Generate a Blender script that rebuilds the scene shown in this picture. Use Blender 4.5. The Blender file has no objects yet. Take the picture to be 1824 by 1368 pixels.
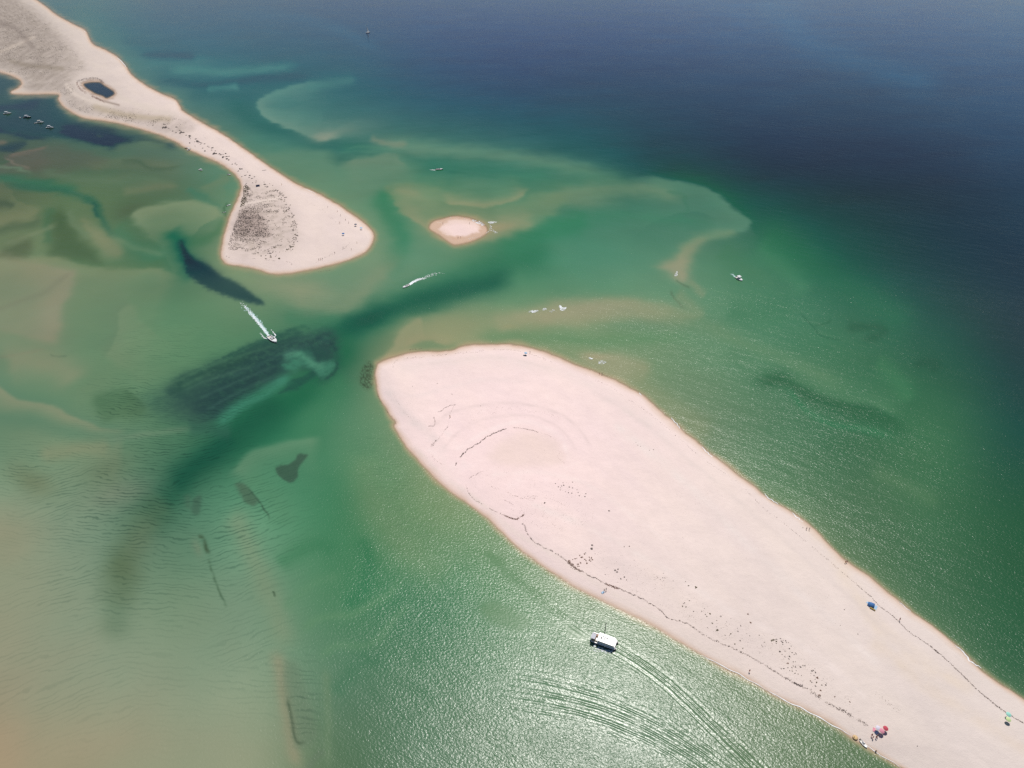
import bpy, bmesh, math, random
import numpy as np
from mathutils import Vector, Matrix
S = bpy.context.scene
# ---------------------------------------------------------------- camera
cam = bpy.data.cameras.new("camera"); cam_o = bpy.data.objects.new("camera", cam)
S.collection.objects.link(cam_o); S.camera = cam_o
cam_o.location = (0, 0, 250.0)
cam_o.rotation_euler = (math.radians(90-36.0), 0, 0)
cam.sensor_width = 36.0; cam.lens = 36.0*1217.0/1824.0
cam.clip_start = 1.0; cam.clip_end = 400000.0
# ---------------------------------------------------------------- sky, sun, exposure
SUN_EL, SUN_AZ = 63.0, 17.0
w = bpy.data.worlds.new("World"); S.world = w; w.use_nodes = True
nt = w.node_tree; nt.nodes.clear()
sky = nt.nodes.new('ShaderNodeTexSky'); sky.sky_type = 'NISHITA'; sky.sun_disc = False
sky.sun_elevation = math.radians(SUN_EL); sky.sun_rotation = math.radians(SUN_AZ)
sky.altitude = 50; sky.air_density = 1.0; sky.dust_density = 0.0; sky.ozone_density = 4.0
bg = nt.nodes.new('ShaderNodeBackground'); bg.inputs[1].default_value = .055
out = nt.nodes.new('ShaderNodeOutputWorld')
nt.links.new(sky.outputs[0], bg.inputs[0]); nt.links.new(bg.outputs[0], out.inputs[0])
sun = bpy.data.lights.new("sun", 'SUN'); sun.energy = 4.0; sun.angle = math.radians(.55); sun.color = (1.0, .955, .90)
sun_o = bpy.data.objects.new("sun", sun); S.collection.objects.link(sun_o)
_e, _a = math.radians(SUN_EL), math.radians(SUN_AZ)
SUNV = Vector((math.sin(_a)*math.cos(_e), math.cos(_a)*math.cos(_e), math.sin(_e)))
sun_o.rotation_euler = (-SUNV).to_track_quat('-Z', 'Y').to_euler()
sun_o.location = SUNV*2000
vs = S.view_settings; vs.view_transform = 'Standard'; vs.look = 'None'; vs.exposure = 0.0; vs.gamma = 1.0
vs.use_curve_mapping = False
S.render.engine = 'CYCLES'
S.cycles.use_denoising = False      # sunlit and open: little noise, and the sea keeps its glitter

# ---------------------------------------------------------------- ground chart
# The coast is surveyed in chart units; CH() turns a chart point into metres on
# the water plane (a fixed plane-to-plane map, the same for every feature).
F_, CX_, CY_ = 1217.0, 912.0, 684.0
TH = math.radians(36.0); ST, CT = math.sin(TH), math.cos(TH); ALT = 250.0
def CH(x, y):
    x = np.asarray(x, float); y = np.asarray(y, float)
    v = (CY_ - y)/F_; u = (x - CX_)/F_
    t = ALT/(ST - v*CT)
    return u*t, (CT + v*ST)*t
def ch(x, y):
    a, b = CH(x, y); return float(a), float(b)
def mpp(x, y):            # metres per chart unit (across) at a point
    v = (CY_-y)/F_; return ALT/(ST - v*CT)/F_

rs = np.random.RandomState(7)
_perm = rs.permutation(256); _perm = np.concatenate([_perm, _perm])
_gr = np.stack([np.cos(np.arange(256)*2*np.pi/256), np.sin(np.arange(256)*2*np.pi/256)], 1)
def pn(x, y, seed=0):
    x = np.asarray(x, float)+seed*37.7; y = np.asarray(y, float)+seed*91.3
    xi = np.floor(x).astype(int); yi = np.floor(y).astype(int)
    xf = x-xi; yf = y-yi; xi &= 255; yi &= 255
    def g(ix, iy, fx, fy):
        h = _perm[_perm[ix & 255]+(iy & 255)]; v = _gr[h]; return v[..., 0]*fx+v[..., 1]*fy
    u = xf*xf*xf*(xf*(xf*6-15)+10); v = yf*yf*yf*(yf*(yf*6-15)+10)
    a = g(xi, yi, xf, yf); b = g(xi+1, yi, xf-1, yf); c = g(xi, yi+1, xf, yf-1); d = g(xi+1, yi+1, xf-1, yf-1)
    return (a+(b-a)*u+(c-a)*v+(a-b-c+d)*u*v)*1.5
def fbm(x, y, o=4, seed=0):
    s = 0; a = 1; t = 0
    for i in range(o):
        s = s + a*pn(x*2**i, y*2**i, seed+i); t += a; a *= .5
    return s/t
def sst(a, b, x):
    t = np.clip((x-a)/(b-a), 0, 1); return t*t*(3-2*t)
def spline(P, closed=False, n=6):
    P = np.array(P, float)
    m = len(P); out = []
    idx = range(m if closed else m-1)
    for i in idx:
        if closed: p0, p1, p2, p3 = P[(i-1) % m], P[i], P[(i+1) % m], P[(i+2) % m]
        else: p0, p1, p2, p3 = P[max(i-1, 0)], P[i], P[i+1], P[min(i+2, m-1)]
        for k in range(n):
            t = k/n
            out.append(.5*((2*p1)+(-p0+p2)*t+(2*p0-5*p1+4*p2-p3)*t*t+(-p0+3*p1-3*p2+p3)*t**3))
    if not closed: out.append(P[-1])
    return np.array(out)
def seg_dist(X, Y, P, closed=False):
    """distance, sign side, param (0..1) to a polyline; X,Y 1-D"""
    n = len(P); m = n if closed else n-1
    best = np.full(X.shape, 1e18); par = np.zeros(X.shape); side = np.ones(X.shape)
    L = [0]
    for i in range(m): L.append(L[-1]+math.hypot(*(P[(i+1) % n][:2]-P[i][:2])))
    tot = max(L[-1], 1e-9)
    for i in range(m):
        a = P[i][:2]; b = P[(i+1) % n][:2]; d = b-a; l2 = d@d
        if l2 < 1e-12: continue
        t = np.clip(((X-a[0])*d[0]+(Y-a[1])*d[1])/l2, 0, 1)
        ex = X-a[0]-t*d[0]; ey = Y-a[1]-t*d[1]; q = ex*ex+ey*ey
        w = q < best
        best = np.where(w, q, best)
        par = np.where(w, (L[i]+t*math.sqrt(l2))/tot, par)
        side = np.where(w, np.sign(d[0]*(Y-a[1])-d[1]*(X-a[0])), side)
    return np.sqrt(best), side, par
def inside(X, Y, P):
    c = np.zeros(X.shape, bool); n = len(P)
    for i in range(n):
        x1, y1 = P[i][:2]; x2, y2 = P[(i+1) % n][:2]
        if y1 == y2: continue
        c ^= ((y1 > Y) != (y2 > Y)) & (X < (x2-x1)*(Y-y1)/(y2-y1)+x1)
    return c
def sdf(X, Y, P):          # positive inside
    d, _, _ = seg_dist(X, Y, P, True)
    return np.where(inside(X, Y, P), d, -d)
def sdf_big(X, Y, P, lim):  # exact only within lim of the outline's box
    out = np.full(X.shape, -float(lim))
    m = (X > P[:, 0].min()-lim) & (X < P[:, 0].max()+lim) & (Y > P[:, 1].min()-lim) & (Y < P[:, 1].max()+lim)
    out[m] = np.maximum(sdf(X[m], Y[m], P), -lim)
    return out

# ---------------------------------------------------------------- coast lines
SPIT = [(62,0),(82,14),(100,28),(125,42),(150,55),(157,68),(165,80),(190,92),(207,102),(222,118),(235,136),(263,156),(290,170),(310,178),(318,188),(324,198),(345,212),(372,227),(400,243),(430,264),(470,292),(520,325),(540,335),(560,343),(600,366),(635,389),(655,405),(664,420),(660,436),(645,450),(620,461),(570,475),(530,483),(505,486),(480,484),(455,477),(430,473),(410,470),(398,463),(395,450),(398,432),(403,412),(410,390),(420,365),(429,345),(431,330),(426,317),(412,303),(390,288),(360,275),(335,264),(310,249),(265,232),(220,220),(185,213),(150,208),(128,198),(113,187),(106,177),(106,168),(95,166),(55,166),(22,165),(32,158),(40,150),(36,141),(20,133),(0,127),(-60,112),(-200,90),(-420,40),(-800,-40),(-1500,-120),(-1500,-175),(-700,-150),(-300,-110),(-100,-70),(0,-32),(40,-12)]
ISLE = [(672,655),(677,647),(700,639),(740,630),(800,627),(820,620),(850,616),(890,615),(925,617),(955,624),(985,634),(1015,647),(1050,661),(1082,674),(1112,688),(1138,702),(1150,711),(1190,745),(1250,796),(1300,836),(1370,889),(1410,914),(1440,936),(1470,966),(1500,996),(1550,1031),(1620,1090),(1665,1122),(1700,1151),(1760,1205),(1824,1250),(1960,1350),(2200,1520),(2700,1850),(3400,2250),(3000,2300),(2200,1850),(1800,1480),(1660,1398),(1605,1366),(1560,1338),(1530,1320),(1480,1288),(1440,1266),(1400,1247),(1330,1207),(1250,1166),(1180,1121),(1140,1100),(1100,1081),(1040,1053),(980,1016),(920,971),(890,942),(860,915),(830,893),(800,871),(770,843),(740,812),(722,788),(709,770),(704,760),(707,751),(697,737),(684,718),(676,702),(672,680)]
BANK = [(767,403),(776,395),(790,391),(808,387),(828,389),(845,394),(860,402),(866,411),(855,421),(836,429),(815,434),(805,433),(795,425),(782,416),(770,409)]
POND = [(148,149),(157,146),(169,145),(179,146),(186,151),(196,157),(204,163),(204,169),(196,174),(189,176),(182,172),(170,168),(160,162),(151,156)]
SPITS, ISLES, BANKS, PONDS = [spline(p, True, 5) for p in (SPIT, ISLE, BANK, POND)]

# ---------------------------------------------------------------- what the water and its bed look like
BASEX = [0,152,304,456,608,760,912,1064,1216,1368,1520,1672,1824]
BASE = [
 [(66,100,112),(76,120,122),(68,106,124),(70,104,126),(70,98,126),(68,96,130),(70,96,132),(68,94,132),(72,98,136),(78,106,144),(74,102,140),(74,102,142),(80,108,146)],
 [(60,85,85),(70,110,105),(72,120,118),(68,114,114),(66,110,114),(60,94,112),(54,84,108),(50,82,104),(47,80,103),(48,80,104),(48,80,103),(51,83,110),(54,85,116)],
 [(88,110,85),(92,118,92),(95,120,98),(88,140,118),(98,142,120),(84,134,112),(72,122,108),(58,102,98),(44,78,86),(36,66,80),(34,62,78),(34,62,80),(38,68,90)],
 [(110,130,98),(105,130,98),(80,118,90),(120,145,115),(105,150,120),(95,140,112),(72,132,102),(80,136,110),(88,134,108),(62,116,90),(32,82,72),(28,62,68),(26,54,68)],
 [(124,138,110),(112,136,106),(105,138,105),(85,130,98),(60,110,85),(140,148,112),(122,144,108),(112,142,105),(98,136,102),(72,125,92),(54,110,80),(34,84,68),(26,58,62)],
 [(100,128,102),(110,132,104),(82,118,92),(46,105,78),(80,130,98),(110,140,105),(110,140,105),(110,140,105),(102,130,98),(75,118,86),(52,104,72),(52,104,72),(26,74,64)],
 [(137,145,122),(120,136,115),(84,117,96),(95,138,110),(66,126,90),(104,138,98),(105,138,100),(100,130,95),(90,125,90),(82,122,86),(68,108,76),(56,104,72),(36,86,60)],
 [(144,144,122),(133,142,121),(116,135,112),(114,138,115),(72,124,90),(62,118,84),(86,130,92),(108,136,104),(95,125,90),(85,120,85),(70,108,75),(58,102,72),(42,90,62)],
 [(150,141,120),(145,144,123),(139,146,124),(132,145,122),(84,122,96),(72,116,86),(84,122,92),(88,124,94),(92,124,94),(92,120,88),(70,108,75),(58,102,72),(46,92,66)],
 [(156,142,118),(152,142,118),(148,146,122),(140,142,118),(80,112,84),(82,118,92),(84,118,90),(86,118,92),(88,120,92),(92,120,88),(80,110,78),(60,102,72),(50,94,68)],
]
TAN=(158,154,122); WET=(196,158,128)
# kind, geometry, ... ; colours are what one sees looking down through the water
FE = [
 # --- open sea -------------------------------------------------------------
 ('S',[(1330,-20),(1400,35),(1450,80),(1560,120),(1700,160)],26,(92,122,156),.3),
 ('S',[(380,24),(500,30),(580,45),(650,75),(700,110)],9,(82,112,134),.5),
 ('S',[(1100,-10),(1280,10),(1340,40)],14,(84,110,148),.35),
 # --- upper left shallows (seaward of the spit) ----------------------------
 ('S',[(110,30),(170,60),(230,110),(290,165),(360,205)],26,(88,136,128),.55),
 ('B',310,110,75,10,0,(94,146,136),.6),
 ('P',[(256,95),(285,92),(335,93),(346,100),(335,108),(290,106),(262,101)],6,(54,92,104),.85),
 ('S',[(210,72),(270,76),(330,72)],8,(62,104,112),.5),
 ('S',[(290,128),(340,124),(400,128),(470,124),(540,116)],9,(92,150,138),.7),
 ('S',[(255,146),(300,145),(350,151),(400,150),(450,142),(520,136),(590,138)],9,(56,98,106),.85),
 ('S',[(365,160),(395,157),(430,154)],6,(96,156,144),.75),
 ('S',[(330,175),(390,165),(430,172),(470,165)],13,(60,108,108),.55),
 ('S',[(385,185),(425,195),(455,215),(505,236),(560,254),(620,262),(680,268)],17,(56,110,102),.8),
 ('E',[(600,139),(560,145),(525,150),(500,160),(470,172),(456,187),(462,200),(478,214),(500,224),(522,231),(545,240),(560,248),(575,250),(590,249)],-1,34,(112,160,142),.85,2.0,.25),
 ('E',[(500,160),(470,172),(458,187),(478,214),(522,231),(560,248),(588,249),(610,244),(640,234)],-1,20,(132,160,140),.55,2.0,.3),
 ('B',578,243,22,7,-12,(164,166,144),.8),
 ('B',600,232,60,14,-8,(134,156,138),.5),
 ('S',[(540,152),(580,150),(640,140)],10,(92,144,132),.5),
 ('P',[(582,276),(600,275),(628,283),(615,291),(598,293),(586,288)],5,(62,110,98),.75),
 ('S',[(590,262),(640,262),(700,270),(760,290),(800,310)],7,(70,124,106),.55),
 ('S',[(600,272),(650,270),(700,277)],2.5,(84,136,114),.5),
 ('S',[(610,266),(660,262),(720,272)],2.5,(88,140,118),.5),
 ('S',[(625,278),(670,274),(690,276)],2,(66,118,102),.5),
 ('P',[(470,275),(530,268),(585,272),(600,293),(640,284),(690,276),(712,278),(722,290),(738,310),(720,325),(690,345),(640,360),(570,330),(500,300)],9,(104,144,120),.75),
 ('E',[(600,293),(640,284),(690,276),(708,278),(716,290),(736,303)],1,26,(124,148,124),.7,2.5,.2),
 ('B',655,243,10,7,0,(80,128,116),.35),
 ('S',[(650,252),(700,256),(780,268),(860,275),(950,287),(1040,305),(1120,325)],16,(112,150,126),.75),
 ('S',[(655,246),(690,254),(730,258)],6,(142,152,128),.6),
 ('S',[(740,290),(800,300),(860,302),(940,312),(1000,325)],17,(66,126,108),.75),
 ('S',[(780,303),(830,310),(900,318),(980,326)],3,(62,118,102),.5),
 ('S',[(800,320),(900,332),(1000,332),(1100,345)],14,(98,142,118),.45),
 ('S',[(900,352),(960,342),(1000,325),(1080,322),(1160,335)],8,(78,128,106),.4),
 # --- outer delta ----------------------------------------------------------
 ('P',[(940,300),(1060,300),(1150,315),(1215,326),(1260,335),(1295,358),(1320,382),(1334,396),(1327,411),(1300,417),(1260,421),(1215,450),(1150,480),(1000,470),(900,430),(880,340)],14,(86,140,114),.45),
 ('E',[(1120,308),(1170,316),(1220,326),(1258,334),(1285,350),(1310,374),(1331,392),(1335,401),(1328,410),(1308,416),(1282,420),(1255,423),(1234,431)],1,52,(98,144,120),.85,3.2,.16),
 ('E',[(1120,306),(1170,314),(1222,324),(1262,334),(1290,352),(1318,378),(1338,398),(1342,420),(1380,450)],-1,26,(36,100,78),.8,2.5,.35),
 ('S',[(960,360),(1030,340),(1100,336),(1180,342),(1230,360)],13,(122,148,120),.6),
 ('B',1040,355,60,18,0,(136,150,122),.45),
 ('S',[(1180,340),(1215,345),(1222,375),(1195,400)],4,(72,124,102),.4),
 ('S',[(920,400),(1000,395),(1100,385),(1200,392),(1290,400)],12,(70,132,104),.4),
 ('S',[(1322,413),(1290,419),(1255,422),(1232,432),(1212,452),(1196,470)],9,(124,150,118),.6),
 ('P',[(1172,476),(1188,466),(1204,455),(1218,440),(1240,427),(1256,426),(1246,440),(1236,455),(1229,472),(1228,492),(1220,504),(1205,498),(1193,489)],9,(146,150,120),.7),
 ('P',[(1182,474),(1200,462),(1212,457),(1222,466),(1226,482),(1222,500),(1212,500),(1200,488)],9,(166,156,128),.55),
 ('S',[(1225,500),(1245,520),(1260,530)],8,(124,144,112),.7),
 ('S',[(1205,496),(1216,508),(1230,516)],2.2,(84,112,84),.6),
 ('S',[(1192,518),(1205,538),(1222,553)],2.2,(82,110,82),.6),
 ('S',[(1200,520),(1230,545),(1260,565)],12,(124,142,108),.6),
 ('S',[(1345,430),(1385,465),(1420,500),(1440,530)],20,(78,136,100),.5),
 ('S',[(1275,445),(1330,480),(1380,520)],18,(72,124,92),.55),
 ('S',[(1290,545),(1340,560),(1420,550)],22,(56,116,82),.5),
 ('S',[(1340,395),(1400,440),(1470,490),(1560,540),(1640,600)],34,(40,110,76),.5),
 # --- small sand bank ring -------------------------------------------------
 ('P',[(700,330),(740,325),(790,335),(820,355),(880,368),(960,345),(1010,350),(980,385),(935,410),(880,425),(810,436),(775,415),(730,392),(710,360)],8,(118,146,116),.85),
 ('E',[(689,333),(700,358),(716,380),(735,395),(757,403),(775,412),(793,424),(808,436)],-1,18,(160,156,124),.85,2.2,.12),
 ('E',[(808,436),(850,432),(900,422),(935,408),(960,392)],-1,20,(162,158,126),.8,4,.15),
 ('E',[(782,357),(800,363),(830,368),(862,369),(890,366),(925,352),(950,335)],-1,15,(160,158,126),.85,2,.15),
 ('E',[(776,355),(800,364),(830,370),(862,371),(895,368)],1,12,(94,130,104),.5,2,.15),
 ('B',730,345,30,9,20,(148,152,122),.5),
 ('B',880,404,45,13,-4,(172,158,126),.75),
 ('B',826,410,54,23,0,(172,156,128),.7),
 ('S',[(690,330),(692,345),(700,360)],7,(140,146,116),.5),
 ('P',[(770,375),(840,384),(880,386),(830,388),(780,392),(757,396),(755,380)],7,(104,140,110),.5),
 # --- the tidal channel ----------------------------------------------------
 ('S',[(672,330),(690,370),(705,405),(712,430),(702,460),(680,490)],20,(62,130,100),.8),
 ('S',[(1010,440),(960,455),(900,470),(830,495),(760,525),(700,550),(655,570),(610,590),(560,620)],32,(50,118,88),.8),
 ('S',[(880,445),(940,425),(1000,405),(1060,395)],20,(56,128,96),.6),
 ('S',[(930,488),(860,507),(800,522),(740,540),(690,556),(650,572),(600,598),(570,620)],22,(28,90,71),.86),
 ('B',655,565,36,16,-25,(22,80,66),.75),
 ('S',[(640,590),(600,640),(560,690),(500,725),(450,755),(410,790),(380,830)],30,(34,100,72),.85),
 ('S',[(520,700),(450,755),(405,792),(365,822),(325,855),(290,890),(262,930),(245,965)],34,(34,88,68),.78),
 ('S',[(420,770),(380,805),(340,835),(300,870)],20,(26,80,64),.6),
 ('S',[(330,760),(380,765),(420,770)],16,(52,96,80),.6),
 ('S',[(270,900),(235,960),(215,1030),(205,1100),(200,1160)],30,(92,120,96),.5),
 ('S',[(620,660),(580,720),(550,780),(540,830)],30,(60,122,88),.6),
 ('E',[(740,452),(700,478),(670,510),(640,540),(618,556),(590,560),(540,552),(480,535)],1,44,(140,150,120),.85,9,.2),
 ('B',530,515,80,20,8,(148,154,124),.6),
 ('B',430,490,36,12,30,(122,148,112),.5),
 ('S',[(500,565),(560,572),(620,566)],10,(66,124,92),.4),
 # flats north of the main island
 ('E',[(676,640),(690,625),(705,607),(722,582),(738,570),(752,566)],1,52,(156,154,120),.85,3,.1),
 ('P',[(720,575),(760,566),(850,562),(950,556),(1000,560),(950,590),(850,588),(780,592),(720,600)],14,(142,150,114),.6),
 ('P',[(730,622),(745,608),(770,604),(792,612),(815,617),(800,622),(760,626)],5,(100,134,100),.75),
 ('E',[(712,622),(740,610),(765,603),(785,610),(815,618)],-1,10,(160,152,118),.5,2,.2),
 ('S',[(830,602),(900,600),(980,604),(1100,606),(1200,600),(1260,610)],11,(92,136,96),.7),
 ('P',[(888,562),(940,551),(1000,537),(1060,529),(1130,532),(1190,545),(1240,565),(1200,575),(1120,570),(1040,580),(940,580),(896,588),(882,575)],9,(146,150,116),.8),
 ('B',1000,560,85,13,-3,(160,154,126),.5),
 ('B',1060,545,80,12,0,(158,154,126),.45),
 ('S',[(1150,580),(1220,572),(1300,600),(1370,630),(1450,665),(1530,700)],16,(102,138,102),.5),
 ('B',905,584,14,5,0,(152,148,112),.5),
 ('P',[(1030,640),(1045,630),(1080,626),(1110,630),(1150,650),(1140,680),(1100,680),(1060,662)],9,(158,152,122),.7),
 ('B',1060,633,28,7,4,(168,154,124),.6),
 ('S',[(1110,650),(1160,700),(1210,735),(1270,790)],22,(124,140,104),.65),
 ('S',[(1290,620),(1340,650),(1400,690)],20,(74,120,86),.4),
 ('S',[(1330,690),(1385,675),(1450,705),(1520,730),(1590,755),(1630,780)],17,(36,92,60),.8),
 ('S',[(1395,680),(1430,725),(1470,750),(1540,765),(1600,785)],6,(44,116,76),.6),
 ('E',[(1380,666),(1430,688),(1500,712),(1560,725),(1610,755)],-1,26,(88,134,98),.65,4,.2),
 ('S',[(1560,640),(1600,680),(1620,720)],18,(64,124,84),.5),
 ('S',[(1500,578),(1530,582),(1570,585),(1560,600),(1530,600)],9,(34,84,60),.45),
 ('S',[(1625,655),(1640,645),(1665,650),(1650,665)],9,(32,80,58),.4),
 ('S',[(1425,555),(1445,580),(1460,600),(1500,608)],1.6,(36,92,64),.5),
 ('S',[(1448,583),(1470,575),(1485,568)],1.6,(36,92,64),.4),
 ('S',[(1540,840),(1600,860),(1680,900)],16,(92,128,92),.35),
 ('S',[(1460,800),(1520,790),(1580,800)],16,(52,102,68),.4),
 # --- lagoon behind the spit ----------------------------------------------
 ('P',[(-120,120),(0,134),(20,140),(30,152),(15,164),(-60,168),(-200,150)],5,(62,84,84),.9),
 ('P',[(-200,180),(0,205),(30,190),(60,176),(90,172),(104,176),(112,190),(135,206),(170,216),(220,226),(262,238),(300,250),(318,256),(300,262),(262,250),(230,256),(200,262),(170,255),(120,248),(60,244),(30,242),(0,236),(-200,260)],6,(46,74,82),.92),
 ('P',[(-20,192),(0,188),(40,180),(62,172),(85,172),(70,182),(60,192),(30,196),(0,200)],5,(42,60,76),.8),
 ('P',[(108,236),(118,222),(150,220),(190,225),(215,240),(236,250),(215,256),(196,261),(165,256),(130,246)],4,(38,52,68),.9),
 ('S',[(-20,226),(10,236),(50,244),(90,246)],4,(44,60,74),.7),
 ('B',180,240,7,3,10,(72,84,70),.6),
 ('S',[(240,250),(270,248),(300,256)],3,(44,66,72),.6),
 ('S',[(112,178),(130,204),(180,218),(250,234),(310,256)],9,(92,116,90),.6),
 ('P',[(-200,240),(0,240),(40,246),(90,250),(120,262),(60,272),(20,284),(-20,290),(-200,300)],6,(92,106,86),.6),
 ('P',[(-10,262),(20,254),(38,250),(45,256),(36,266),(20,274)],4,(56,74,74),.7),
 ('S',[(-60,262),(-10,257),(18,253)],4,(128,118,98),.7),
 ('E',[(-40,300),(0,297),(14,288),(8,279),(20,276),(50,268),(90,258)],1,40,(104,106,92),.75,2,.2),
 ('S',[(14,280),(50,270),(92,258)],2.5,(126,118,100),.7),
 ('S',[(8,281),(30,294),(60,301)],2.5,(134,130,112),.6),
 ('P',[(20,282),(60,268),(110,262),(170,275),(190,290),(150,300),(90,310),(60,308),(30,294)],9,(102,106,90),.6),
 ('S',[(-60,300),(0,299),(40,303),(62,312)],3,(112,138,112),.6),
 ('S',[(-60,322),(0,318),(60,326),(110,335),(150,345)],11,(70,118,92),.75),
 ('S',[(150,345),(170,365),(185,390)],7,(66,108,86),.55),
 ('S',[(160,360),(172,378),(180,388)],3,(58,92,84),.6),
 ('S',[(150,300),(210,290),(270,292),(330,300)],10,(110,122,96),.4),
 ('S',[(200,275),(215,262),(260,255),(310,262)],8,(100,124,96),.45),
 ('S',[(210,290),(245,288),(262,298),(300,300),(330,296)],4,(82,106,84),.5),
 ('S',[(330,330),(345,345),(372,362),(398,372)],8,(78,124,102),.6),
 ('E',[(352,336),(380,322),(400,312),(418,320)],1,24,(116,134,106),.6,2.5,.2),
 ('S',[(214,342),(260,336),(320,330)],9,(118,128,102),.5),
 ('B',230,375,30,14,-20,(88,104,82),.5),
 ('E',[(225,395),(250,375),(290,362),(340,356),(370,362),(395,378),(402,395)],1,52,(128,146,116),.9,3,.12),
 ('S',[(400,378),(396,400),(380,420),(350,430),(310,425),(280,415)],10,(74,118,88),.7),
 ('S',[(404,360),(402,385),(400,396)],3,(58,96,72),.5),
 ('E',[(75,360),(72,375),(62,388),(30,400),(-20,408)],1,40,(124,132,102),.75,4,.2),
 ('S',[(-20,366),(10,362),(25,370)],8,(78,96,78),.6),
 ('S',[(-20,418),(20,405),(60,398),(80,380)],8,(86,106,82),.55),
 ('P',[(90,385),(110,372),(130,400),(150,420),(165,445),(180,470),(140,468),(110,462),(85,455),(92,425)],10,(80,104,76),.8),
 ('P',[(0,450),(20,430),(45,425),(60,440),(50,458),(25,464),(5,460)],8,(88,104,78),.75),
 ('P',[(148,395),(165,400),(200,420),(220,435),(215,455),(190,455),(170,440)],8,(126,136,106),.75),
 ('S',[(200,400),(230,430),(270,455),(310,440)],16,(78,124,96),.5),
 ('S',[(120,460),(150,472),(190,478),(250,478),(310,470)],9,(86,116,84),.6),
 ('S',[(300,405),(316,430),(326,455),(338,480),(352,500)],17,(52,108,86),.85),
 ('S',[(318,425),(328,450),(340,474)],8,(42,86,78),.7),
 ('S',[(60,300),(120,316),(190,322),(260,318),(320,330)],9,(104,128,102),.5),
 ('S',[(0,330),(70,336),(140,348),(170,372),(190,405),(220,430)],7,(64,108,88),.55),
 ('S',[(95,365),(85,400),(88,440)],9,(76,112,84),.5),
 ('S',[(120,372),(135,400),(160,430)],8,(112,134,106),.45),
 ('S',[(0,440),(40,425),(80,410),(110,395)],5,(120,136,106),.5),
 ('S',[(240,350),(300,342),(350,350)],6,(92,118,94),.4),
 ('S',[(190,415),(240,440),(300,455)],6,(116,140,110),.35),
 # big pale flat on the left
 ('E',[(-100,468),(0,462),(60,458),(100,460),(140,470),(175,476),(220,478),(280,478),(330,492)],1,60,(128,142,110),.7,3,.1),
 ('E',[(140,476),(130,510),(115,545),(105,590),(95,625)],1,120,(148,144,120),.75,6,.12),
 ('S',[(140,478),(100,505),(60,528),(0,552),(-60,570)],6,(124,130,106),.5),
 ('B',90,560,26,40,10,(156,148,124),.35),
 ('E',[(240,535),(215,555),(208,585),(198,615),(180,640)],-1,46,(124,142,112),.6,2.5,.15),
 ('E',[(240,535),(215,555),(208,585),(198,615),(180,640)],1,26,(106,130,102),.7,2.5,.15),
 ('S',[(-40,640),(40,628),(90,622)],3,(120,130,106),.5),
 ('S',[(90,630),(105,635),(125,633)],1.6,(74,104,84),.6),
 ('S',[(0,650),(40,640),(100,650),(140,690)],30,(146,146,118),.55),
 ('E',[(-60,640),(0,687),(20,702),(50,713),(100,725),(150,748),(190,762),(225,764)],1,42,(144,146,118),.85,3.5,.06),
 ('S',[(-60,740),(0,745),(60,752),(120,768),(180,778),(240,772),(290,765)],18,(94,130,104),.75),
 ('E',[(-60,640),(0,687),(20,702),(50,713),(100,725),(150,748),(190,762),(225,764)],-1,16,(92,130,104),.7,2.5,.1),
 ('P',[(165,706),(190,700),(225,696),(245,712),(265,728),(255,738),(215,742),(185,745),(170,730)],7,(84,118,88),.85),
 ('E',[(218,695),(235,704),(250,715),(268,728)],1,12,(68,100,74),.5,1.8,.2),
 ('S',[(180,788),(240,775),(310,768),(350,760)],6,(112,138,112),.5),
 ('S',[(200,795),(160,798),(110,805),(60,812)],14,(136,140,110),.5),
 ('B',55,855,45,22,30,(106,116,88),.6),
 ('B',215,880,60,26,-10,(118,132,112),.6),
 ('B',190,840,45,26,-20,(102,118,92),.5),
 ('S',[(300,880),(262,930),(235,985),(215,1050),(205,1100)],30,(98,116,90),.5),
 ('B',215,1010,26,30,0,(88,106,78),.5),
 ('B',0,1340,60,80,0,(178,138,112),.3),
 ('B',230,1330,200,50,0,(158,148,124),.3),
 ('B',10,960,60,60,0,(150,140,114),.4),
 # right of the flat : green pool and pale ribs
 ('E',[(400,852),(440,812),(480,795),(530,782),(580,778)],1,40,(112,146,116),.75,4,.15),
 ('S',[(430,845),(470,870),(500,905),(510,950)],20,(84,134,102),.5),
 ('S',[(400,900),(430,940),(455,1000),(480,1060),(500,1120),(520,1170)],22,(126,144,116),.6),
 ('S',[(480,1150),(505,1200),(512,1280),(520,1340),(545,1380)],13,(146,140,114),.6),
 ('P',[(509,1190),(516,1180),(530,1184),(545,1220),(556,1270),(560,1318),(530,1330),(518,1320),(512,1260)],7,(98,120,98),.55),
 ('S',[(516,1240),(519,1290),(526,1322),(548,1320)],3,(70,88,70),.6),
 ('S',[(580,1180),(582,1260),(584,1380)],8,(106,132,102),.5),
 ('S',[(545,1375),(560,1350),(580,1340)],7,(96,116,96),.5),
 ('S',[(530,1130),(570,1100),(630,1095),(690,1060),(720,1020)],8,(96,138,102),.45),
 ('S',[(560,1180),(600,1150),(660,1150),(700,1110),(735,1060)],8,(96,138,102),.4),
 ('S',[(500,1090),(560,1040),(620,1020)],10,(92,136,102),.35),
 ('S',[(640,950),(655,1010),(640,1060),(600,1080)],16,(44,112,76),.55),
 ('S',[(490,1010),(560,970),(610,990)],16,(56,118,82),.45),
 ('S',[(590,1240),(640,1180),(700,1170)],16,(60,112,82),.45),
 ('P',[(855,1085),(870,1072),(895,1075),(935,1095),(945,1110),(925,1124),(895,1116),(870,1105)],6,(88,128,88),.6),
 ('P',[(1008,1125),(1010,1114),(1030,1118),(1048,1134),(1036,1138),(1018,1134)],4,(86,124,86),.6),
 ('S',[(650,790),(655,850),(680,920),(740,990),(820,1040)],38,(114,142,104),.45),
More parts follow.
